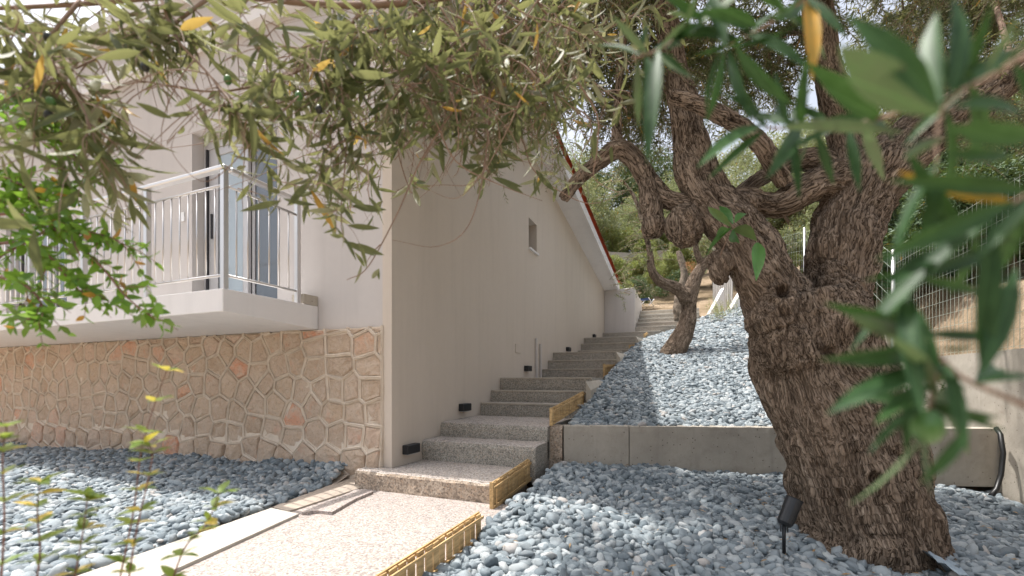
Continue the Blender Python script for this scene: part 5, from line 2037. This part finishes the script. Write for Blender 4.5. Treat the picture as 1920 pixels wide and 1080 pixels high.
manual_spray('olive_spray', W(1440, 240, .42), [[W(1760, 180, .30), W(1640, 225, .34), W(1530, 240, .38), W(1435, 240, .42)]],
             [(1435, 235, 1298, 275, .42), (1432, 245, 1332, 322, .42), (1440, 240, 1375, 170, .44), (1465, 240, 1700, 222, .36, -.03, .9), (1530, 245, 1566, 352, .40), (1515, 250, 1500, 325, .41), (1590, 240, 1606, 355, .38), (1620, 240, 1652, 318, .37), (1450, 235, 1480, 165, .42), (1500, 240, 1450, 300, .42), (1560, 235, 1490, 190, .4), (1650, 225, 1540, 150, .34, -.04, 1.3)],
             'olive spray reaching left in front of the forked trunk with a yellow leaf', M['leaf_dk'], .0020, .95)
manual_spray('olive_spray', W(1760, 180, .28), [[W(2000, 60, .25), W(1880, 130, .27), W(1770, 200, .28), (W(1755, 330, .28))]],
             [(1760, 215, 1520, 110, .25, -.02, 1.5), (1755, 200, 1610, 0, .23, 0, 1.4), (1765, 190, 1700, 20, .25, .02, 1.2), (1780, 180, 1835, -30, .25, 0, 1.2), (1800, 165, 1940, 60, .26, 0, 1.1), (1790, 200, 1960, 170, .24, 0, 1.3), (1780, 240, 1965, 280, .23, 0, 1.5),
              (1770, 260, 1660, 300, .27), (1765, 300, 1645, 470, .27, 0, 1.1), (1775, 290, 1920, 300, .24, 0, 1.3), (1757, 330, 1735, 470, .27, 0, 1.2), (1850, 140, 1910, 10, .25), (1830, 150, 1700, 100, .26, 0, 1.1), (1900, 120, 1960, 210, .24, 0, 1.3), (1870, 130, 1990, 20, .25)],
             'very close blurred olive spray in the top right corner', M['leaf_dk'], .0016, 1.0)
manual_spray('olive_spray', W(1800, 420, .28), [[W(2010, 330, .24), W(1900, 380, .26), W(1780, 470, .28), W(1700, 540, .28)]],
             [(1900, 385, 1640, 460, .26, 0, 1.0), (1930, 360, 1700, 330, .25, 0, 1.1), (1880, 395, 1590, 600, .27, 0, .9), (1860, 410, 1830, 705, .25, 0, .9), (1790, 465, 1690, 430, .28), (1920, 370, 1880, 560, .25), (1740, 505, 1620, 520, .29), (1710, 535, 1640, 640, .29), (1960, 350, 1840, 470, .24, 0, 1.2)],
             'very close blurred olive spray at the right edge above the wire fence', M['leaf_dk'], .0016, .95)
manual_spray('olive_spray', W(1750, 690, .28), [[W(2010, 800, .25), W(1900, 750, .26), W(1800, 705, .28), W(1735, 640, .29), W(1700, 600, .29)], [W(1755, 690, .28), W(1745, 760, .28), W(1742, 790, .28)]],
             [(1765, 690, 1538, 738, .27, 0, 1.35), (1745, 640, 1565, 590, .28, 0, 1.2), (1740, 660, 1600, 690, .28), (1760, 655, 1840, 655, .28), (1840, 700, 1925, 480, .25, 0, 1.1), (1830, 720, 1960, 680, .25, 0, 1.0), (1740, 800, 1620, 965, .27, 0, 1.0), (1720, 700, 1690, 850, .28, 0, 1.0),
              (1815, 800, 1752, 915, .24, 0, 1.2), (1730, 625, 1900, 640, .27, 0, .9), (1715, 610, 1660, 540, .29)],
             'close olive spray with one green olive over the lower right of the trunk', M['leaf_dk'], .0019, 1.0, [(1740, 800, .27, .0085), (1760, 700, .29, .005)])
manual_spray('olive_sucker', W(1370, 425, 2.2), [[W(1350, 480, 2.45), W(1362, 450, 2.3), W(1372, 420, 2.15)]],
             [(1370, 425, 1316, 382, .8 * 2.6), (1374, 420, 1348, 372, 2.1), (1378, 418, 1398, 380, 2.1), (1372, 428, 1312, 470, 2.1), (1378, 428, 1408, 430, 2.1), (1375, 430, 1382, 480, 2.1), (1366, 430, 1330, 440, 2.1), (1420, 455, 1426, 500, 2.1)],
             'small bright green sucker sprouting in front of the forked trunk', M['leaf_sp2'], .004, 1.15, (), 0)

# ------------------------------------------------------------------ small olive tree by the stairs
o2 = W(1262, 662, 8.0)
t2 = empty('olive_tree', o2, label='small forked olive tree with curved trunk growing from the upper gravel', cat='tree')
l2_ = [([W(1250, 685, 8.0), W(1268, 650, 8.0), W(1287, 610, 8.05), W(1292, 575, 8.1), W(1290, 548, 8.1)], [rp(50, 8), rp(42, 8), rp(34, 8), rp(28, 8), rp(28, 8)]),
       ([W(1288, 570, 8.1), W(1300, 530, 8.15), W(1318, 498, 8.2), W(1342, 478, 8.2), W(1360, 455, 8.2), W(1366, 400, 8.3)], [rp(34, 8), rp(28, 8), rp(22, 8), rp(18, 8), rp(14, 8), rp(8, 8)]),
       ([W(1288, 560, 8.1), W(1268, 540, 8.1), W(1238, 528, 8.0), W(1222, 505, 8.0), W(1218, 470, 8.1), W(1205, 420, 8.2), W(1192, 375, 8.3), W(1170, 340, 8.4)], [rp(30, 8), rp(24, 8), rp(20, 8), rp(16, 8), rp(12, 8), rp(10, 8), rp(8, 8), rp(5, 8)]),
       ([W(1316, 500, 8.2), W(1304, 460, 8.2), W(1312, 420, 8.3), W(1300, 350, 8.4)], [rp(14, 8), rp(11, 8), rp(9, 8), rp(6, 8)])]
tm2 = limb_mesh('trunk', [([Vector(p) - o2 for p in pts], [r_ * .92 for r_ in rad]) for pts, rad in l2_], [], [], .016, M['bark'], amp=.6, seed=12, lump=.02)
link('trunk', tm2, t2)
s_, d_, l_ = [], [], []
for pts, rad in l2_[1:]:
    P_ = smooth_path(pts, 16)
    for i in range(7, len(P_)):
        for rep in range(5):
            a = rnd.uniform(0, 6.28)
            s_.append(P_[i]); d_.append(Vector((math.cos(a), math.sin(a), rnd.uniform(-.1, .8)))); l_.append(rnd.uniform(.3, .8))
for (px_, py_) in ((1185, 500), (1205, 470), (1170, 520), (1195, 440), (1230, 440), (1345, 440), (1175, 545), (1240, 400)):
    for rep in range(9):
        a = rnd.uniform(0, 6.28)
        s_.append(W(px_ + rnd.gauss(0, 10), py_ + rnd.gauss(0, 12), 8.1 + rnd.gauss(0, .15))); d_.append(Vector((math.cos(a), math.sin(a), rnd.uniform(-.6, .6)))); l_.append(rnd.uniform(.15, .4))
tw, P, D, U, Ln, Wd = twig_spray(s_, d_, l_, .055, 1.2, droop=.5, spacing=.022, seg=5)
tubes([[p - o2 for p in t] for t in tw], .006, .002, 4).build('twigs', M['twig'], t2, kind='stuff')
link('foliage', leaves_mesh('foliage', P - np.array(tuple(o2)), D, U, Ln, Wd, M['leaf_bg']), t2, kind='stuff')


# ------------------------------------------------------------------ background trees and shrubs
def crown_points(n, clumps, shell=.6):
    out = []
    w = np.array([c[3] ** 2 for c in clumps]); w = w / w.sum()
    idx = rng.choice(len(clumps), n, p=w)
    v = rng.normal(size=(n, 3)); v /= np.linalg.norm(v, axis=1, keepdims=True)
    r = (shell + (1 - shell) * rng.random(n)) ** .7
    C = np.array([c[:3] for c in clumps])[idx]; Rr_ = np.array([c[3] for c in clumps])[idx]
    return C + v * (Rr_ * r)[:, None] * np.array([1, 1, .8]), v


TREE_ME = {}


def make_tree(variant, mat, leaf, nleaf, height, spread_, nclump, trunk_r, seed):
    r = random.Random(seed)
    clumps = []
    b = MB()
    th = height * .34
    fork = Vector((r.uniform(-.2, .2), r.uniform(-.2, .2), th))
    b.tube(smooth_path([(0, 0, -.4), (r.uniform(-.1, .1), r.uniform(-.1, .1), th * .5), fork], 8), [trunk_r * (1.25 - .06 * i) for i in range(9)], 9)
    for k in range(nclump):
        a = r.uniform(0, 6.28)
        rr = spread_ * math.sqrt(r.random()) * .85
        zz = th + (height - th) * (r.random() ** .8) * (1 - .3 * (rr / spread_) ** 2)
        cr = r.uniform(.16, .34) * spread_
        c = Vector((math.cos(a) * rr, math.sin(a) * rr, zz))
        clumps.append((c.x, c.y, c.z, cr))
        if k < 9:
            mid = fork.lerp(c, .5) + Vector((r.uniform(-.2, .2), r.uniform(-.2, .2), -.1))
            b.tube(smooth_path([fork - Vector((0, 0, .1)), mid, c], 8), [trunk_r * .5 * (1 - .1 * i) for i in range(9)], 6)
    P, v = crown_points(nleaf, clumps, .35)
    dirs_ = v + rng.normal(size=v.shape) * .8 + np.array([0, 0, -.15])
    ups_ = rng.normal(size=v.shape) * .7 + v * .4 + np.array([0, 0, .8])
    me_l = leaves_mesh('crown', P, dirs_, ups_, leaf * (.7 + .6 * rng.random(nleaf)), np.full(nleaf, 1.5), mat)
    me_t = b.mesh('trunk', M['bark_s'], smooth=True)
    at = me_t.attributes.new('barkco', 'FLOAT_VECTOR', 'POINT')
    co = np.empty(len(me_t.vertices) * 3, dtype=np.float32); me_t.vertices.foreach_get('co', co)
    co = co.reshape(-1, 3).copy(); co[:, 2] *= .25
    at.data.foreach_set('vector', co.ravel())
    at = me_t.attributes.new('cav', 'FLOAT', 'POINT'); at.data.foreach_set('value', np.full(len(me_t.vertices), .6, dtype=np.float32))
    return me_t, me_l


TREE_ME['olive_a'] = make_tree('a', M['leaf_bg'], .10, 26000, 4.4, 2.2, 34, .16, 1)
TREE_ME['olive_b'] = make_tree('b', M['leaf_bg'], .11, 24000, 5.2, 2.5, 38, .18, 2)
TREE_ME['pine'] = make_tree('c', M['leaf_pine'], .13, 26000, 6.0, 2.6, 40, .18, 3)
TREE_ME['bush'] = make_tree('d', M['leaf_bush'], .09, 14000, 1.9, 1.3, 22, .05, 4)
TREE_ME['bush_d'] = make_tree('e', M['leaf_pine'], .07, 9000, 1.2, .9, 16, .04, 5)


def bg_tree(kind, name, x, y, sc, rz, label, cat, group, zoff=0.0):
    e = empty(name, (x, y, z_far(x, y) - .05 + zoff), rz=rz, label=label, cat=cat, group=group)
    e.scale = (sc, sc, sc)
    mt, ml = TREE_ME[kind]
    link('trunk' if cat == 'tree' else 'stem', mt, e); link('crown', ml, e)
    return e


def at_px(px, Z):
    p = W(px, 0, Z)
    return p.x, p.y


BG = [
    ('olive_a', 1165, 27, 1.1, 'silvery olive tree just behind the far end of the tiled roof'),
    ('olive_b', 1050, 24.0, 1.25, 'tall pale olive rising above the roof ridge, left of the small tree'),
    ('olive_b', 1240, 28.0, 1.2, 'broad olive behind the cream terrace wall'),
    ('olive_a', 1345, 20.0, 1.1, 'pale olive crown seen between the two stems of the big trunk'),
    ('olive_b', 1420, 17.0, 1.05, 'olive crown directly behind the left stem of the big trunk'),
    ('olive_a', 1510, 15.0, 1.0, 'olive crown filling the fork of the big trunk'),
    ('pine', 1120, 31.0, 1.5, 'dark evergreen tree up the slope beyond the roof'),
    ('pine', 1250, 36.0, 1.6, 'dark evergreen at the top of the slope in the middle'),
    ('olive_b', 1000, 28.0, 1.7, 'high olive crown above the house roof'),
    ('olive_a', 1380, 30.0, 1.7, 'distant olive high on the slope behind the big tree'),
    ('olive_b', 1560, 24.0, 1.5, 'distant olive behind the right stem'),
]
for i, (kind, px, Z, sc, lab) in enumerate(BG):
    x, y = at_px(px, Z)
    bg_tree(kind, 'pine_tree' if kind == 'pine' else 'olive_tree', x, y, sc, i * 1.7, lab, 'tree', 'trees on the slope behind the house')
# beyond the wire fence on the right
for i, (kind, px, Z, sc, lab) in enumerate([('olive_a', 1660, 9.5, .95, 'olive tree beyond the wire fence, nearest the big trunk'), ('pine', 1800, 10.5, .8, 'dark bushy evergreen beyond the middle of the wire fence'),
                                            ('olive_b', 1930, 9.0, .85, 'olive tree beyond the wire fence at the right edge'), ('olive_b', 1730, 14.0, 1.2, 'olive standing second row behind the wire fence'), ('pine', 1880, 15.0, 1.1, 'dark evergreen second row at far right'),
                                            ('pine', 1690, 8.4, .5, 'small dark evergreen right beside the big trunk beyond the fence'), ('pine', 1850, 7.6, .45, 'small dark evergreen close behind the fence near the right edge')]):
    x, y = at_px(px, Z)
    bg_tree(kind, 'pine_tree' if kind == 'pine' else 'olive_tree', x, y, sc, i * 2.1 + .5, lab, 'tree', 'trees beyond the wire fence')
BS = [('bush', 1160, 24.5, 1.5, .3, 'light yellow green bush touching the lower end of the roof'), ('bush', 1150, 15.6, .55, .2, 'low bush behind the white garden wall'),
      ('bush', 1235, 19.0, .9, 0, 'brownish green bush behind the small olive tree'), ('bush_d', 1190, 16.6, .9, 0, 'dark green shrub above the terrace soil'),
      ('bush_d', 1265, 17.5, 1.0, 0, 'dark round shrub right of the fork of the small olive'), ('bush', 1300, 21, 1.2, 0, 'bush below the far terrace wall'), ('bush', 1440, 15, 1.0, 0, 'bush behind the big trunk to the left'),
      ('bush', 1122, 25, 1.5, .4, 'yellowish bush above the cream terrace wall'), ('bush_d', 1108, 23.5, 1.6, .6, 'dark green shrub right against the roof tiles'), ('bush', 1180, 20.6, .95, 0, 'wide pale bush under the left half of the cream terrace wall'),
      ('bush', 1240, 21.2, .95, 0, 'pale bush under the right half of the cream terrace wall'), ('bush', 1145, 20.2, .95, 0, 'pale bush under the cream terrace wall beside the roof'),
      ('bush', 1210, 26.5, 1.6, 0, 'bright bush standing above the middle of the cream terrace wall'), ('bush', 1270, 27.5, 1.6, 0, 'bright bush above the right end of the cream terrace wall')]
for i, (kind, px, Z, sc, zo, lab) in enumerate(BS):
    x, y = at_px(px, Z)
    bg_tree(kind, 'bush', x, y, sc, i * 1.3, lab, 'bush', 'bushes on the slope', zo)
for i, (kind, px, Z, sc, lab) in enumerate([('bush_d', 1700, 7.2, 1.2, 'dark shrub behind the fence left of the sandy bank'), ('bush_d', 1790, 6.9, 1.5, 'dark shrub behind the fence above the concrete wall'), ('bush_d', 1880, 7.4, 1.2, 'dark shrub behind the fence at far right'), ('bush', 1745, 8.6, .7, 'olive green bush on the sandy bank behind the fence'),
        ('bush_d', 1925, 5.8, 1.3, 'dark shrub pressed against the fence at the right edge'), ('bush_d', 1835, 6.4, 1.2, 'dark shrub pressed against the fence, second from the right edge'),
        ('bush', 1900, 8.8, 1.0, 'tall olive green bush farther back at the right edge'), ('bush', 1690, 10.5, 1.0, 'pale bush far back beside the big trunk'), ('bush_d', 1640, 8.6, .8, 'dark shrub half hidden by the right stem of the big trunk')]):
    x, y = at_px(px, Z)
    bg_tree(kind, 'bush', x, y, sc, i * 1.9, lab, 'bush', 'shrubs behind the wire fence')

# pale gnarled stump behind the small tree
ps = W(1280, 560, 11.2)
e = empty('tree_stump', ps, label='pale sunlit gnarled stump behind the fork of the small olive', cat='tree stump')
sm_ = limb_mesh('trunk', [([W(1282, 600, 11.2) - ps, W(1278, 550, 11.2) - ps, W(1284, 515, 11.2) - ps, W(1272, 470, 11.3) - ps], [.24, .15, .10, .07])], [], [], .03, M['bark_pale'], seed=31, lump=.04)
link('trunk', sm_, e)


# yellow green plants by the white walls; plants at the foot of the right wall
def tuft(name, base, n, h, spr, mat, llen, lw, label, cat, group, kind='olive', stem='twig', nparts=0):
    e = empty(name, base, label=label, cat=cat, group=group)
    s_, d_, l_ = [], [], []
    for i in range(n):
        a = rnd.uniform(0, 6.28); r_ = rnd.random() * spr
        s_.append(base + Vector((math.cos(a) * r_, math.sin(a) * r_, 0))); d_.append(Vector((math.cos(a) * .35, math.sin(a) * .35, 1))); l_.append(h * rnd.uniform(.6, 1.1))
    tw, P, D, U, Ln, Wd = twig_spray(s_, d_, l_, llen, lw, droop=-.1, spacing=llen * .42, seg=5, bare=.12)
    tubes([[p - base for p in t] for t in tw], .004 * h + .0006, .0012, 4).build('stem', M[stem], e, smooth=True)
    if nparts:
        split_leaves(e, base, P, D, U, Ln, Wd, mat, kind, nparts, 1)
    else:
        link('foliage', leaves_mesh('foliage', P - np.array(tuple(base)), D, U, Ln, Wd, mat, kind), e, kind='stuff')
    return e


for (px_, py_, Z, lab) in ((1352, 604, 12.0, 'yellow green feathery plant left of the others beside the upper gravel'), (1368, 612, 11.0, 'yellow green feathery plant nearest the big trunk, below the white wall ends')):
    tuft('shrub', W(px_, py_, Z), 26, .75, .35, M['leaf_bush'], .07, .9, lab, 'shrub', 'yellow green plants beside the upper gravel')
for (px_, py_, Z, n_, h_, lab) in ((1715, 778, 4.9, 10, .42, 'low leafy weed at the foot of the right wall beside the trunk'), (1760, 782, 4.75, 14, .55, 'leafy weed in the middle at the foot of the stained wall'), (1805, 790, 4.5, 12, .62, 'tallest leafy weed near the end of the low concrete wall')):
    tuft('weed', W(px_, py_, Z), n_, h_, .16, M['leaf_pine'], .035, 1.6, lab, 'plant', 'weeds growing at the foot of the right wall', 'broad')

# ------------------------------------------------------------------ bright green shrub at the left edge
so = W(-60, 560, .95)
sh = empty('bright_shrub', so, label='bright fresh green shrub reaching in from the left edge below the olive leaves', cat='shrub')
sb_paths = [[W(-80, 420, 1.0), W(30, 400, .95), W(120, 440, .92), W(190, 500, .9), W(235, 555, .88), W(292, 600, .87)],
            [W(-80, 520, 1.0), W(0, 480, .95), W(100, 430, .93), W(190, 440, .92), W(240, 462, .9)],
            [W(-80, 330, 1.0), W(0, 330, .96), (W(60, 360, .94)), W(110, 400, .92), W(150, 480, .9)],
            [W(-80, 260, 1.05), W(20, 230, 1.0), W(80, 240, .98), W(130, 280, .96), W(170, 340, .95)],
            [W(-80, 200, 1.05), W(0, 190, 1.0), W(60, 200, .98), W(110, 230, .97)],
            [W(-80, 560, .95), W(0, 520, .93), W(60, 545, .9), W(80, 590, .88), W(30, 600, .86)],
            [W(-80, 470, .98), W(20, 455, .95), W(80, 470, .92), W(150, 545, .9), W(200, 560, .89)],
            [W(-80, 380, .98), W(0, 370, .96), W(90, 350, .95), W(150, 365, .94)]]
s_, d_, l_ = [], [], []
bb = MB()
for pts in sb_paths:
    P_ = smooth_path(pts, 18)
    k = len(P_)
    bb.tube([p - so for p in P_], [.0035 - .0026 * i / (k - 1) for i in range(k)], 6)
    s_.append(P_[k // 2]); d_.append(P_[-1] - P_[k // 2]); l_.append((P_[-1] - P_[k // 2]).length)
    for i in range(2, k - 1):
        for rep in range(2):
            a = rnd.uniform(0, 6.28)
            ax = (P_[i + 1] - P_[i - 1]).normalized()
            if rnd.random() < .25: continue
            s_.append(P_[i]); d_.append(ax * .7 + Vector((math.cos(a) * .8, math.sin(a) * .8, rnd.uniform(-.7, .7)))); l_.append(rnd.uniform(.03, .09))
bb.build('branch', M['twig_red'], sh, smooth=True)
tw, P, D, U, Ln, Wd = twig_spray(s_, d_, l_, .027, 1.1, droop=.25, spacing=.0165, seg=4, jitter=.3)
tubes([[p - so for p in t] for t in tw[1:]], .001, .0005, 4).build('twigs', M['twig_red'], sh, kind='stuff')
split_leaves(sh, so, P, D, U, Ln, Wd, M['leaf_br'], 'broad', 290, 1)
print('shrub leaves', len(P))

# ------------------------------------------------------------------ reddish sprigs at the bottom left
SPR = [([(215, 1130, .72), (250, 960, .72), (268, 830, .73), (312, 695, .74)], 'tallest reddish sprig with yellow whorls, in front of the stone base'),
       ([(235, 1130, .70), (255, 1000, .70), (285, 860, .70), (272, 830, .70)], 'reddish sprig with orange tips left of the tallest one'),
       ([(0, 1120, .65), (8, 980, .65), (5, 860, .65), (12, 800, .66)], 'reddish sprig at the very left edge'),
       ([(310, 1130, .72), (345, 1030, .72), (385, 985, .73), (412, 925, .73)], 'small leafy sprig in front of the pale kerb'),
       ([(60, 1130, .68), (75, 1040, .68), (70, 960, .69), (75, 905, .69)], 'low sprig with few leaves over the sunlit pebbles'),
       ([(130, 1130, .68), (150, 1030, .68), (165, 930, .69)], 'short sprig between the taller ones')]
for (pts, lab) in SPR:
    wp = [W(*p) for p in pts]
    base = wp[0]
    e = empty('sprig', base, label=lab, cat='plant', group='young reddish sprigs at the bottom left')
    P_ = smooth_path(wp, 22)
    k = len(P_)
    b = MB(); b.tube([p - base for p in P_], [.0016 * (1 - .6 * i / (k - 1)) for i in range(k)], 6)
    b.build('stem', M['twig_red'], e, smooth=True)
    P, D, U, L, Wd = [], [], [], [], []
    for i in range(3, k):
        if i % 3 and i < k - 1: continue
        m = 5 if i < k - 1 else 6
        a0 = rnd.uniform(0, 6.28)
        ax = (P_[i] - P_[i - 1]).normalized()
        for q in range(m):
            a = a0 + q * 6.28 / m + rnd.gauss(0, .25)
            P.append(tuple(P_[i])); D.append((math.cos(a) + ax.x * .5, math.sin(a) + ax.y * .5, rnd.uniform(-.15, .5) + ax.z * .3)); U.append((rnd.gauss(0, .2), rnd.gauss(0, .2), 1))
            L.append(rnd.uniform(.016, .036)); Wd.append(rnd.uniform(1.0, 1.4))
    leaf_objects(e, base, np.array(P), np.array(D), np.array(U), np.array(L), np.array(Wd), M['leaf_sp'], 'broad')

# dry fallen leaves on the gravel
P, D, U, L, Wd = [], [], [], [], []
for i in range(900):
    x, y = rnd.uniform(-1.0, 2.3), rnd.uniform(1.2, 4.4)
    if not in_low(x, y): continue
    d_ = math.hypot(x - OB.x, y - OB.y)
    if rnd.random() > .32 + .68 * math.exp(-(d_ / .8) ** 2): continue
    a = rnd.uniform(0, 6.28)
    P.append((x, y, z_low(x, y) + .042)); D.append((math.cos(a), math.sin(a), rnd.uniform(-.2, .2))); U.append((rnd.gauss(0, .4), rnd.gauss(0, .4), 1)); L.append(rnd.uniform(.03, .05)); Wd.append(1.1)
dry2 = m_leaf('withered_leaf', (0.42, 0.20, 0.07), (0.55, 0.28, 0.10), (0.45, 0.25, 0.12), ymin=2, rough=.8, trans=.3, transcol=(.6, .3, .1))
dry = m_leaf('dry_leaf', (0.30, 0.19, 0.09), (0.42, 0.28, 0.15), (0.34, 0.24, 0.14), ymin=2, rough=.8, trans=.1, transcol=(.4, .3, .1))
link('fallen_leaves', leaves_mesh('fallen_leaves', np.array(P), np.array(D), np.array(U), np.array(L), np.array(Wd), dry), None, label='dry brown olive leaves scattered on the lower pebbles', cat='leaves', kind='stuff')
base = W(1300, 512, 9.6)
tuft('dead_branch', base, 16, .30, .12, dry2, .055, 1.1, 'orange brown withered olive leaves right of the small tree fork', 'branch', None)
print('objects', len(bpy.data.objects))
